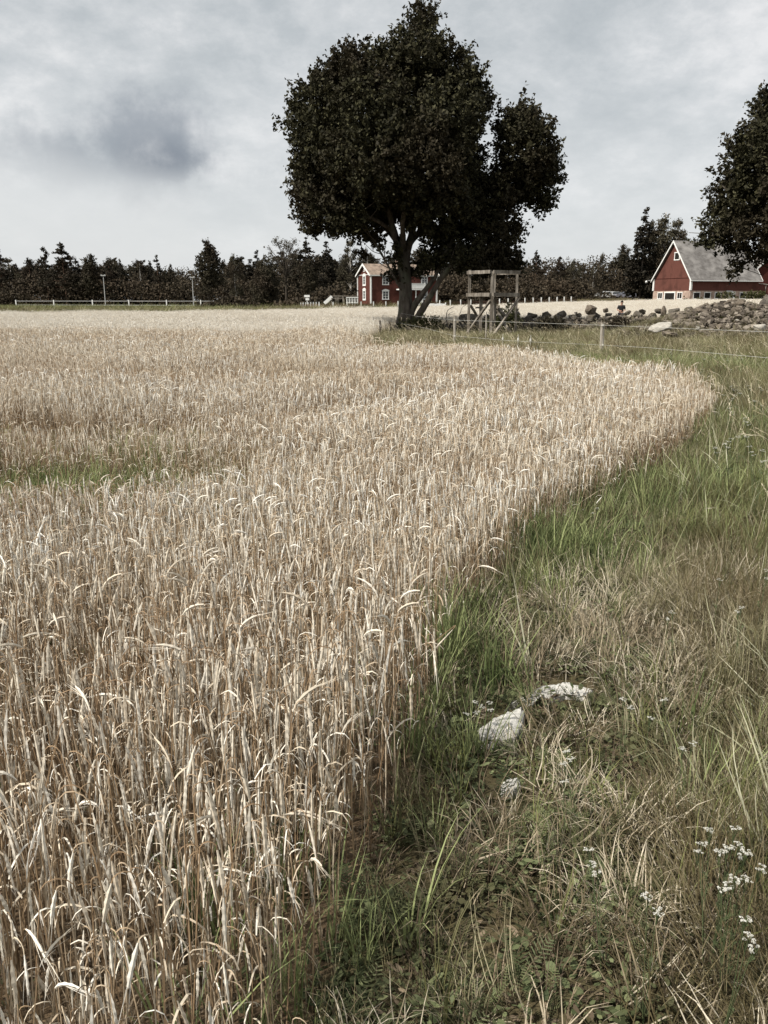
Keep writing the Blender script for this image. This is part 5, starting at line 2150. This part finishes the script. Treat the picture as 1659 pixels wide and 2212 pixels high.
def stones():
    random.seed(21)
    dk = [rock_mesh(i, M_rock_dark) for i in range(5)]
    md = [rock_mesh(10 + i, M_rock_mid) for i in range(5)]
    pl = [rock_mesh(20 + i, M_rock_pale) for i in range(4)]
    # wall: stones heaped along the bank
    tot = 0
    L_ = sum(math.hypot(b[0] - a[0], b[1] - a[1]) for a, b in zip(WALL[:-1], WALL[1:]))
    n = 98
    for i in range(n):
        d = L_ * (.04 + .86 * i / n) + random.uniform(-.1, .1)
        for a, b in zip(WALL[:-1], WALL[1:]):
            ln = math.hypot(b[0] - a[0], b[1] - a[1])
            if d <= ln:
                break
            d -= ln
        x = a[0] + (b[0] - a[0]) * d / ln
        y = a[1] + (b[1] - a[1]) * d / ln
        if x > 22.5:
            continue
        layer = i % 3
        hk = float(sst(x, 1.5, 7))
        y += (-.7, -.25, .08)[layer] + random.uniform(-.15, .15)
        s = random.uniform(.20, .38) * (.5 + .5 * hk)
        z = Hs(x, y) + s * .30 + (.0, .04, .18 * hk)[layer]
        put_rock(random.choice(dk), (x, y, z), (s * random.uniform(.9, 1.3), s, s * random.uniform(.8, 1.2)), 'stone', 'dark mossy field stone in the long low wall', 'stones of the low field wall')
    # heap
    for i in range(185):
        for _ in range(50):
            x = PILE[0] + random.gauss(.3, 2.5)
            y = PILE[1] - abs(random.gauss(0, 1.25)) + .55
            hz_ = Hs(x, y)
            if hz_ > .22:
                break
        s = random.uniform(.11, .20) if random.random() < .85 else random.uniform(.2, .30)
        w = math.exp(-(((x - PILE[0] - .2) / 1.4) ** 2)) * (1 if hz_ < 1.0 else .25)
        me = random.choice(pl) if random.random() < .38 * w + .03 else random.choice(md)
        lab = 'pale stone lying in the big heap of stones' if me in pl else 'brown grey stone lying in the big heap of stones'
        put_rock(me, (x, y, hz_ + s * .25), (s * random.uniform(.9, 1.4), s, s), 'stone', lab, 'stones of the big heap on the right')
    # small rubble filling the heap and the foot of the wall
    Vr, Fr_ = [], []
    for i in range(3600):
        if i < 2700:
            x = PILE[0] + random.gauss(.3, 2.7)
            y = PILE[1] - random.gauss(.5, 1.2)
            if Hs(x, y) < .16:
                continue
        else:
            t = random.random()
            x = 3 + 18 * t
            y = float(np.interp(x, [p[0] for p in WALL], [p[1] for p in WALL])) + random.gauss(-.35, .4)
        me = random.choice(LOW)
        s = random.uniform(.06, .16)
        z = Hs(x, y) + s * .3
        M = Matrix.Rotation(random.uniform(0, 6.28), 3, 'Z') @ Matrix.Rotation(random.uniform(-.6, .6), 3, 'X')
        b0 = len(Vr)
        Vr += [tuple(M @ (v_ * s) + Vector((x, y, z))) for v_ in me[0]]
        Fr_ += [tuple(b0 + k for k in f) for f in me[1]]
    rm = bpy.data.meshes.new('stone_rubble')
    rm.from_pydata(Vr, [], Fr_)
    rm.materials.append(M_rubble)
    tag(mobj('stone_rubble', rm), 'small brown rubble filling the gaps of heap and wall', 'rubble', kind='stuff')
    # single boulders; crop5 coordinates -> photo
    def c5(cx_, cy_):
        return 948.8 + .245 * cx_, 528.6 + .245 * cy_

    def c2(cx_, cy_):
        return 1321.5 + .2034 * cx_, 406.6 + .2034 * cy_

    def boulder(me, XY, D, rad, lab, rot, name='boulder'):
        p = atD(XY[0], XY[1], D)
        o = put_rock(me, p, rad, name, lab, rot=rot)
        return o
    boulder(rock_mesh(31, M_rock_mid, (1, .9, .85), 3), c5(1336, 578), 43.3, (.38, .36, .34), 'large rounded boulder standing on top of the stone wall', (0, .1, .4))
    boulder(rock_mesh(32, M_rock_mid, (1, .9, .85), 3), c5(1465, 580), 43.1, (.17, .18, .2), 'small upright boulder between the large one and the person', (0, .1, .4))
    boulder(rock_mesh(33, M_rock_mid), c5(1205, 600), 43.5, (.11, .12, .1), 'small block on the wall left of the large boulder', (0, .1, .4))
    boulder(rock_mesh(34, M_rock_dark, (1, .9, .8), 3), (1015, 690), 43.0, (.62, .5, .42), 'big dark brown boulder behind the left leg of the tower', (0, .1, .2))
    boulder(rock_mesh(35, M_rock_pale, (1, .8, .6), 3), c2(528, 1475), 30.6, (.50, .5, .34), 'large pale sunlit boulder in the grass left of the heap', (0, -.2, .3))
    boulder(rock_mesh(36, M_rock_mid, (1, .8, .6), 3), c2(610, 1555), 30.0, (.36, .4, .24), 'grey boulder just in front of the large pale one', (.1, .1, 1.0))
    boulder(rock_mesh(37, M_rock_dark, (1, .8, 1.0), 3), c2(1660, 1262), 36.2, (.62, .6, .62), 'tall dark boulder at the right edge above the heap', (0, 0, .3))
    boulder(rock_mesh(38, M_rock_pale, (1, .8, .7), 3), c2(1570, 1480), 32.2, (.30, .3, .24), 'pale rounded boulder low in the heap near the right edge', (0, 0, .3))
    boulder(rock_mesh(39, M_rock_mid, (.7, .7, 1.2), 3), c2(550, 1308), 42.5, (.22, .22, .28), 'pointed stone at the right end of the wall', (0, 0, .3))
    boulder(rock_mesh(40, M_rock_mid, (.8, .8, .8), 3), (745.5 + .2451 * 562, 528.6 + .2451 * 752), 43.6, (.25, .22, .24), 'grey stone leaning on the foot of the oak', (0, 0, .3))
    # three stones in the near grass, as shallow slabs
    def slab(name, outline, hgt, lab, seed):
        r = random.Random(seed)
        P = [atz(X, Y, .04) for X, Y in outline]
        c = sum(P, Vector()) / len(P)
        bm = bmesh.new()
        n = len(P)
        rings = []
        for k, (sc_, z) in enumerate(((1.12, -.05), (1.04, .0), (.98, hgt * .75), (.80, hgt * 1.0), (.45, hgt * 1.08))):
            ring = []
            for i in range(n * 4):
                a = P[i // 4].lerp(P[(i // 4 + 1) % n], (i % 4) / 4)
                q = c + (a - c) * sc_
                ring.append(bm.verts.new((q.x - c.x + r.uniform(-.004, .004), q.y - c.y + r.uniform(-.004, .004), z + r.uniform(-.13, .1) * hgt)))
            rings.append(ring)
        for a, b in zip(rings[:-1], rings[1:]):
            for i in range(len(a)):
                j = (i + 1) % len(a)
                bm.faces.new((a[i], a[j], b[j], b[i]))
        bm.faces.new(rings[-1])
        bmesh.ops.recalc_face_normals(bm, faces=bm.faces)
        me = bpy.data.meshes.new(name)
        bm.to_mesh(me)
        bm.free()
        me.materials.append(M_slab)
        o = mobj(name, me)
        o.location = (c.x, c.y, Hs(c.x, c.y))
        tag(o, lab, 'stone')
    slab('flat_stone', [(1096, 1514), (1118, 1495), (1142, 1490), (1170, 1472), (1208, 1470), (1222, 1463), (1258, 1474), (1282, 1481), (1268, 1497), (1222, 1491), (1196, 1499), (1166, 1494), (1152, 1508), (1122, 1509)], .028,
         'long curved white stone lying farthest of the three in the verge', 1)
    slab('flat_stone', [(1028, 1572), (1062, 1550), (1100, 1534), (1134, 1522), (1128, 1560), (1112, 1588), (1070, 1590), (1040, 1585)], .055,
         'wedge shaped white stone in the verge beside the yarrow', 2)
    slab('flat_stone', [(1084, 1680), (1100, 1668), (1124, 1666), (1126, 1682), (1108, 1692), (1088, 1692)], .04, 'small pale stone nearest the camera in the verge', 3)


stones()


# ------------------------------------------------------------------ yarrow
def yarrow(seed, heads=1):
    r = random.Random(seed)
    root = empty('yarrow', (0, 0, 0))
    h = 1.0                       # unit height, scaled on placing
    st = MB()
    tops = []
    for k in range(heads):
        a = r.uniform(0, 6.28)
        d = .0 if heads == 1 else .14
        tp = Vector((d * math.cos(a + k), d * math.sin(a + k), h * (1 if k == 0 else r.uniform(.8, 1.0))))
        st.tube([(0, 0, 0), (tp.x * .3 + r.uniform(-.03, .03), tp.y * .3, h * .45), (tp.x * .7, tp.y * .7, h * .75), tp], [.008, .007, .006, .005], 5)
        tops.append(tp)
        for j in range(7):
            b = r.uniform(0, 6.28)
            e = tp + Vector((math.cos(b) * .05, math.sin(b) * .05, .01))
            st.tube([tp - Vector((0, 0, .10)), e], [.004, .003], 3)
    st.build('stem', [M_yleaf], root)
    for tp in tops:
        m = MB()
        subs = []
        for i in range(9):
            a = r.uniform(0, 6.28)
            d = .085 * math.sqrt(r.random())
            subs.append((d * math.cos(a), d * math.sin(a), r.uniform(-.012, .012), r.uniform(.018, .034)))
        for i in range(150):
            u_ = r.choice(subs)
            a = r.uniform(0, 6.28)
            d = u_[3] * math.sqrt(r.random())
            c = tp + Vector((u_[0] + d * math.cos(a), u_[1] + d * math.sin(a), u_[2] + .01 * math.cos(d * 40)))
            s = r.uniform(.005, .009)
            t = r.uniform(0, 1)
            pts = []
            for q in range(5):
                th = t + q * 1.2566
                pts.append(c + Vector((s * math.cos(th), s * math.sin(th), r.uniform(-.002, .002))))
            m.poly(pts)
        m.build('flower_head', [M_yfl], root)
    lf = MB()
    for k in range(9):
        a = r.uniform(0, 6.28)
        z = r.uniform(.03, .7)
        d = Vector((math.cos(a), math.sin(a), .6))
        side = d.cross(Vector((0, 0, 1))).normalized()
        for j in range(9):
            t = (j + 1) / 10
            c = Vector((0, 0, z)) + d * .2 * t - Vector((0, 0, t * t * .08))
            w = .03 * math.sin(math.pi * t) + .004
            lf.ribbon([c - side * w + d * w * .4, c, c + side * w + d * w * .4], .006, d)
    lf.build('leaves', [M_yleaf], root)
    return root


def flowers():
    random.seed(33)
    pr = [yarrow(1, 1), yarrow(2, 2), yarrow(3, 1), yarrow(4, 3)]
    used = set()
    spots = [(1023, 1521, .16, 1, 'yarrow left of the wedge shaped stone, farthest of its cluster'), (1016, 1541, .15, 0, 'yarrow left of the wedge shaped stone, leftmost of its cluster'),
             (1031, 1543, .14, 2, 'yarrow left of the wedge shaped stone, nearest of its cluster'), (1055, 1525, .16, 1, 'yarrow touching the wedge shaped stone from behind'),
             (1352, 1517, .28, 1, 'white yarrow head right of the long curved stone'), (1450, 1503, .3, 0, 'white yarrow head farther right, level with the curved stone'),
             (1390, 1557, .3, 2, 'white yarrow head between curved stone and right edge, a little nearer'), (1473, 1598, .3, 1, 'ragged yarrow head in dry grass, right of middle of the verge'),
             (1228, 1622, .26, 0, 'yarrow head right below the wedge shaped stone, left of a pair'), (1256, 1636, .26, 1, 'yarrow head right below the wedge shaped stone, right of a pair'),
             (1226, 1692, .22, 0, 'small faded yarrow head right of the small pale stone'), (1319, 1858, .32, 3, 'tall yarrow in the lower middle of the verge'),
             (1564, 1782, .40, 3, 'topmost yarrow of the large white clump at lower right'), (1572, 1800, .38, 1, 'second yarrow of the large clump at lower right'),
             (1552, 1825, .36, 3, 'leftmost yarrow of the large clump at lower right'), (1596, 1826, .38, 2, 'yarrow in the middle of the large clump at lower right'),
             (1600, 1852, .37, 1, 'rightmost low yarrow of the large clump at lower right'), (1588, 1882, .34, 3, 'lowest yarrow of the large clump at lower right'),
             (1415, 1942, .34, 1, 'yarrow nearest the bottom edge of the verge'), (1440, 1335, .34, 0, 'flat yarrow head in pale dry grass, mid distance'),
             (1602, 1310, .36, 1, 'yarrow head near the right edge, level with the barley corner grass'), (1550, 1257, .36, 2, 'single flat yarrow head seen side on near the right edge'),
             (1650, 1238, .38, 1, 'yarrow head cut by the right edge of the photo'), (1285, 1100, .34, 1, 'white yarrow head in the green grass by the barley corner'),
             (1590, 1960, .36, 3, 'faded yarrow clump in the lower right corner'), (1470, 1330, .36, 2, 'yarrow just right of the flat head in pale grass')]
    items = [(X, Y, h, k, lab, None) for X, Y, h, k, lab in spots]
    for i in range(46):
        X = random.gauss(1560, 60) if i < 26 else random.uniform(1150, 1640)
        Y = random.uniform(760, 1000) if i < 26 else random.uniform(742, 800)
        if Y > 800 and X < 1560:
            X = random.uniform(1560, 1650)
        items.append((X, Y, .48, random.randrange(4), 'tiny white flower head dotted in the far verge grass', 'white flowers dotted over the far verge'))
    for X, Y, h, k, lab, grp in items:
        p = atz(X, Y, h)
        g = Hs(p.x, p.y)
        if grp and bool(in_field(p.x, p.y)):
            continue
        src = pr[k]
        if k in used:
            o = copy_tree(src)
        else:
            o = src
            used.add(k)
        for kk in ('group',):
            if kk in o:
                del o[kk]
        o.location = (p.x, p.y, g)
        ky = 1.0 if grp else .62 + .0
        s = h - g
        w = .145 if not grp else .24
        o.scale = (w, w, s)
        o.rotation_euler = (random.uniform(-.12, .12), random.uniform(-.12, .12), random.uniform(0, 6.28))
        tag(o, lab, 'flower', grp)


flowers()


# ------------------------------------------------------------------ bramble, dead branch, shrubs near the wall
def shrub(name, X, Y, D, w, h, n, lab, mat, depth=.5, size=.05):
    p = atD(X, Y, D)
    g = Hs(p.x, D)
    root = empty(name, (p.x, D, g))
    tag(root, lab, 'bush')
    lobes = [(random.uniform(-.5, .5) * w, random.uniform(-.4, .4) * depth, h * random.uniform(.35, .75), w * .3, depth * .5, h * .35) for _ in range(9)]
    P, c = crown_points(lobes, n // 14, 14, .11, .8, .4)
    P[:, 2] = np.maximum(P[:, 2], .02)
    mobj('foliage', quads_mesh('foliage', leaf_quads(P, size, .6), [mat]), root)
    m = MB()
    for k in range(12):
        l = random.choice(lobes)
        limb(m, [(l[0] * .3, l[1] * .3, -.02), (l[0] * .7, l[1] * .7, l[2] * .6), (l[0], l[1], l[2] * 1.2)], .015, .005, 4, .02)
    m.build('stems', [M_bark_dark], root)


random.seed(44)
shrub('bramble_bush', 925, 700, 44.2, 2.4, .75, 2600, 'low leafy bramble growing against the right foot of the oak', M_bush)
shrub('bramble_bush', 1085, 690, 41.6, 1.3, 1.35, 2400, 'leafy bush growing behind the right half of the tower', M_bush)
shrub('juniper_bush', 1193, 700, 39.5, 1.3, .85, 3600, 'dark bushy juniper in front of the wall right of the tower', M_broadleaf, size=.04)
shrub('bramble_bush', 1350, 690, 40.0, 1.6, .75, 2600, 'low brown green bush before the wall below the person', M_broadleaf, size=.045)
shrub('shrub', 1600, 640, 148.5, 7.0, 2.2, 3600, 'green shrubs before the right end of the barn base', M_bush, 2.0, .14)
shrub('shrub', 1495, 640, 150.5, 2.4, 1.0, 700, 'small green shrub beside the barn door', M_bush, 1.0, .12)

b = atD(965, 700, 43.5)
root = empty('dead_branch', (b.x, 43.5, Hs(b.x, 43.5)))
tag(root, 'thin bare arching branch sticking up right of the oak', 'branch')
m = MB()


def q0(cx_, cy_, dy=0):
    v_ = atD(745.5 + .2451 * cx_, 528.6 + .2451 * cy_, 43.5 + dy)
    return v_ - root.location


limb(m, [q0(900, 700), q0(893, 650), q0(898, 600), q0(915, 570), q0(960, 545)], .03, .012, 6, .02)
limb(m, [q0(820, 692), q0(835, 668), q0(870, 655), q0(905, 662)], .025, .012, 6, .02)
limb(m, [q0(905, 625), q0(930, 600), q0(955, 590)], .014, .006, 4, .02)
limb(m, [q0(900, 610), q0(935, 615), q0(970, 605)], .012, .005, 4, .02)
limb(m, [q0(1010, 620, .3), q0(1020, 590, .3), q0(1035, 550, .3), q0(1065, 535, .3)], .016, .006, 4, .02)
limb(m, [q0(870, 700), q0(885, 680), q0(905, 662)], .02, .01, 5, .02)
m.build('twigs', [M_bark], root, True)


# ------------------------------------------------------------------ cars
def car(X, Y, D, yaw, paint, lab, L_=4.3, kind='hatch'):
    x = gx(X, D, 1)
    root = empty('parked_car', (x, D, Hs(x, D)), yaw)
    tag(root, lab, 'car', 'cars parked by the wood')
    W = 1.72
    if kind == 'hatch':
        prof = [(-2.1, .35), (-2.15, .62), (-2.02, .82), (-1.25, .95), (-.65, 1.40), (.2, 1.48), (1.45, 1.42), (1.95, .98), (2.08, .85), (2.1, .4), (1.9, .28), (-1.95, .28)]
        glass = [(-1.08, .98), (-.6, 1.34), (.2, 1.42), (1.38, 1.36), (1.78, .98)]
    else:
        prof = [(-2.3, .35), (-2.35, .6), (-2.2, .80), (-1.25, .92), (-.45, 1.36), (.4, 1.44), (1.7, 1.38), (2.2, .98), (2.3, .85), (2.3, .4), (2.1, .28), (-2.1, .28)]
        glass = [(-1.05, .95), (-.4, 1.30), (.4, 1.38), (1.62, 1.32), (2.0, .96)]
    b = MB()
    n = len(prof)
    sec = []
    for y, k in ((-W / 2, .93), (-W / 2 + .08, 1.0), (W / 2 - .08, 1.0), (W / 2, .93)):
        ring = []
        for (px, pz) in prof:
            inset = .16 if pz > 1.0 else 0.0
            yy = y * (1 - inset)
            ring.append(len(b.v))
            b.v.append((px * (.985 if k < 1 else 1), yy, .28 + (pz - .28) * (.985 if k < 1 else 1)))
        sec.append(ring)
    for a, c in zip(sec[:-1], sec[1:]):
        for i in range(n):
            j = (i + 1) % n
            b.face((a[i], a[j], c[j], c[i]))
    b.face(sec[0][::-1])
    b.face(sec[-1])
    b.build('body', [paint], root)
    for s in (-1, 1):
        g = MB()
        y0 = s * (W / 2 * .93 * .84 + .055)
        lowp = [p for p in glass if p[1] < 1.0]
        P = []
        for (px, pz) in glass:
            yy = s * (W / 2 + .004) if pz < 1.0 else s * (W / 2 * .84 + .012)
            P.append((px, yy, pz))
        g.poly(P if s < 0 else P[::-1])
        g.build('side_windows', [M_glass], root)
    w = MB()
    w.poly([(glass[0][0] - .16, -.7, .98), (glass[0][0] - .16, .7, .98), (glass[1][0] - .10, .6, 1.36), (glass[1][0] - .10, -.6, 1.36)])
    w.build('windscreen', [M_glass], root)
    for sx in (-1.35, 1.35):
        for s in (-1, 1):
            t = MB()
            t.tube([(sx, s * (W / 2 - .2), .31), (sx, s * (W / 2 + .01), .31)], .31, 16)
            wh = t.build('wheel', [M_void], root)
            t = MB()
            t.tube([(sx, s * (W / 2 + .012), .31), (sx, s * (W / 2 + .025), .31)], .19, 12)
            t.build('rim', [M_metal], wh)
    for s in (-.6, .6):
        h = MB()
        h.box((prof[1][0] + .03, s, .66), (.12, .3, .14))
        h.build('headlight', [M_metal], root)
        h = MB()
        h.box((prof[8][0] + .0, s * 1.15, .78), (.08, .16, .22))
        h.build('tail_light', [M_darkred], root)
    return root


car(1301, 650, 190, R(8), surf('white_car_paint', (.74, .74, .73), (.8, .8, .79), 1, .3), 'white hatchback parked on the left, facing left', kind='hatch')
car(1349, 650, 186, R(6), surf('grey_blue_car_paint', (.20, .20, .24), (.30, .30, .34), 1, .25, metal=.3), 'grey blue car parked nearest the barn, behind the standing person', kind='estate')
car(1323, 650, 196, R(30), surf('silver_car_paint', (.42, .42, .41), (.5, .5, .49), 1, .3, metal=.3), 'pale grey car half hidden between the white and the blue car', kind='hatch')


# ------------------------------------------------------------------ person behind the wall
def person():
    D = 52.0
    p = atD(1343.5, 650, D)
    g = Hs(p.x, D)
    root = empty('person', (p.x, D, g))
    tag(root, 'person in a black shirt with short dark hair standing behind the stone wall, looking down', 'person')
    S = (p.z - g) / 1.74
    root.scale = (S, S, S)
    skin = surf('skin', (.42, .24, .17), (.5, .30, .22), 6, .6)
    cloth = surf('black_shirt', (.012, .012, .013), (.03, .03, .032), 8, .9)
    jeans = surf('dark_trousers', (.02, .022, .03), (.045, .05, .065), 8, .9)

    def skinned(name, verts, edges, rad, mat, parent, root_i=0, sub=1):
        me = bpy.data.meshes.new(name)
        me.from_pydata(verts, edges, [])
        me.materials.append(mat)
        o = mobj(name, me, parent)
        md = o.modifiers.new('skin', 'SKIN')
        md.use_smooth_shade = True
        sv = me.skin_vertices[0].data
        for i, r_ in enumerate(rad):
            sv[i].radius = (r_, r_) if isinstance(r_, (int, float)) else r_
            sv[i].use_root = (i == root_i)
        s = o.modifiers.new('sub', 'SUBSURF')
        s.levels = s.render_levels = sub
        return o
    # faces -y (towards the camera); forearms bent forward as if holding something at the waist
    V = [(0, 0, .95), (0, 0, 1.15), (0, .0, 1.36), (0, 0, 1.47), (0, -.02, 1.54), (0, -.05, 1.62), (0, -.04, 1.70)]
    E = [(0, 1), (1, 2), (2, 3), (3, 4), (4, 5), (5, 6)]
    Rr = [(.16, .11), (.145, .10), (.17, .11), .065, .07, .088, .07]
    for s in (-1, 1):
        b = len(V)
        V += [(s * .10, 0, .88), (s * .12, -.01, .50), (s * .13, .02, .09), (s * .14, -.14, .035)]
        E += [(0, b), (b, b + 1), (b + 1, b + 2), (b + 2, b + 3)]
        Rr += [.095, .062, .042, .035]
        b = len(V)
        V += [(s * .18, 0, 1.40), (s * .27, .02, 1.12), (s * .16, -.22, 1.08), (s * .12, -.29, 1.09)]
        E += [(2, b), (b, b + 1), (b + 1, b + 2), (b + 2, b + 3)]
        Rr += [.062, .043, .028, (.036, .02)]
        h = b + 3
        for k, (dx, ln) in enumerate(((-.030, .065), (-.010, .075), (.010, .07), (.030, .055))):
            f = len(V)
            V += [(s * .12 + dx, -.33, 1.095), (s * .12 + dx * 1.1, -.33 - ln * .5, 1.085), (s * .12 + dx * 1.1, -.33 - ln * .8, 1.06)]
            E += [(h, f), (f, f + 1), (f + 1, f + 2)]
            Rr += [.010, .009, .007]
        f = len(V)
        V += [(s * .12 - s * .045, -.30, 1.10), (s * .12 - s * .06, -.34, 1.10)]
        E += [(h, f), (f, f + 1)]
        Rr += [.011, .009]
    skinned('body', V, E, Rr, skin, root)
    Vs = [(0, 0, .93), (0, 0, 1.15), (0, 0, 1.37), (0, 0, 1.44)]
    Es = [(0, 1), (1, 2), (2, 3)]
    Rs = [(.185, .13), (.17, .125), (.195, .13), .085]
    for s in (-1, 1):
        b = len(Vs)
        Vs += [(s * .185, 0, 1.40), (s * .255, .015, 1.18)]
        Es += [(2, b), (b, b + 1)]
        Rs += [.085, .065]
    skinned('shirt', Vs, Es, Rs, cloth, root)
    Vt = [(0, 0, .95)]
    Et, Rt = [], [(.175, .125)]
    for s in (-1, 1):
        b = len(Vt)
        Vt += [(s * .10, 0, .86), (s * .12, -.01, .50), (s * .13, .02, .12)]
        Et += [(0, b), (b, b + 1), (b + 1, b + 2)]
        Rt += [.11, .08, .062]
    skinned('trousers', Vt, Et, Rt, jeans, root)
    hair = surf('dark_hair', (.012, .009, .007), (.03, .022, .016), 12, .8)
    m = MB()
    for i in range(9):
        th = i / 8 * math.pi * .62
        ring = []
        for j in range(14):
            a = 2 * math.pi * j / 14
            yy = math.sin(th) * math.sin(a)
            front = max(0, -yy)
            z = 1.665 + .108 * math.cos(th) + front * .035
            ring.append((.092 * math.sin(th) * math.cos(a), -.035 + .108 * yy, z))
        m.v += ring
    for i in range(8):
        for j in range(14):
            k = (j + 1) % 14
            m.face((i * 14 + j, (i + 1) * 14 + j, (i + 1) * 14 + k, i * 14 + k))
    m.build('hair', [hair], root, True)
    f = MB()
    f.tube([(0, -.135, 1.655), (0, -.158, 1.625), (0, -.14, 1.612)], [.008, .014, .010], 6)
    f.build('nose', [skin], root, True)
    e = MB()
    for s in (-1, 1):
        e.tube([(s * .032 - .012, -.132, 1.655), (s * .032 + .012, -.132, 1.655)], .007, 6)
        e.tube([(s * .032 - .018, -.135, 1.672), (s * .032 + .018, -.135, 1.672)], .004, 4)
    e.tube([(-.024, -.128, 1.585), (.024, -.128, 1.585)], .005, 4)
    e.build('facial_features', [hair], root, True)


person()
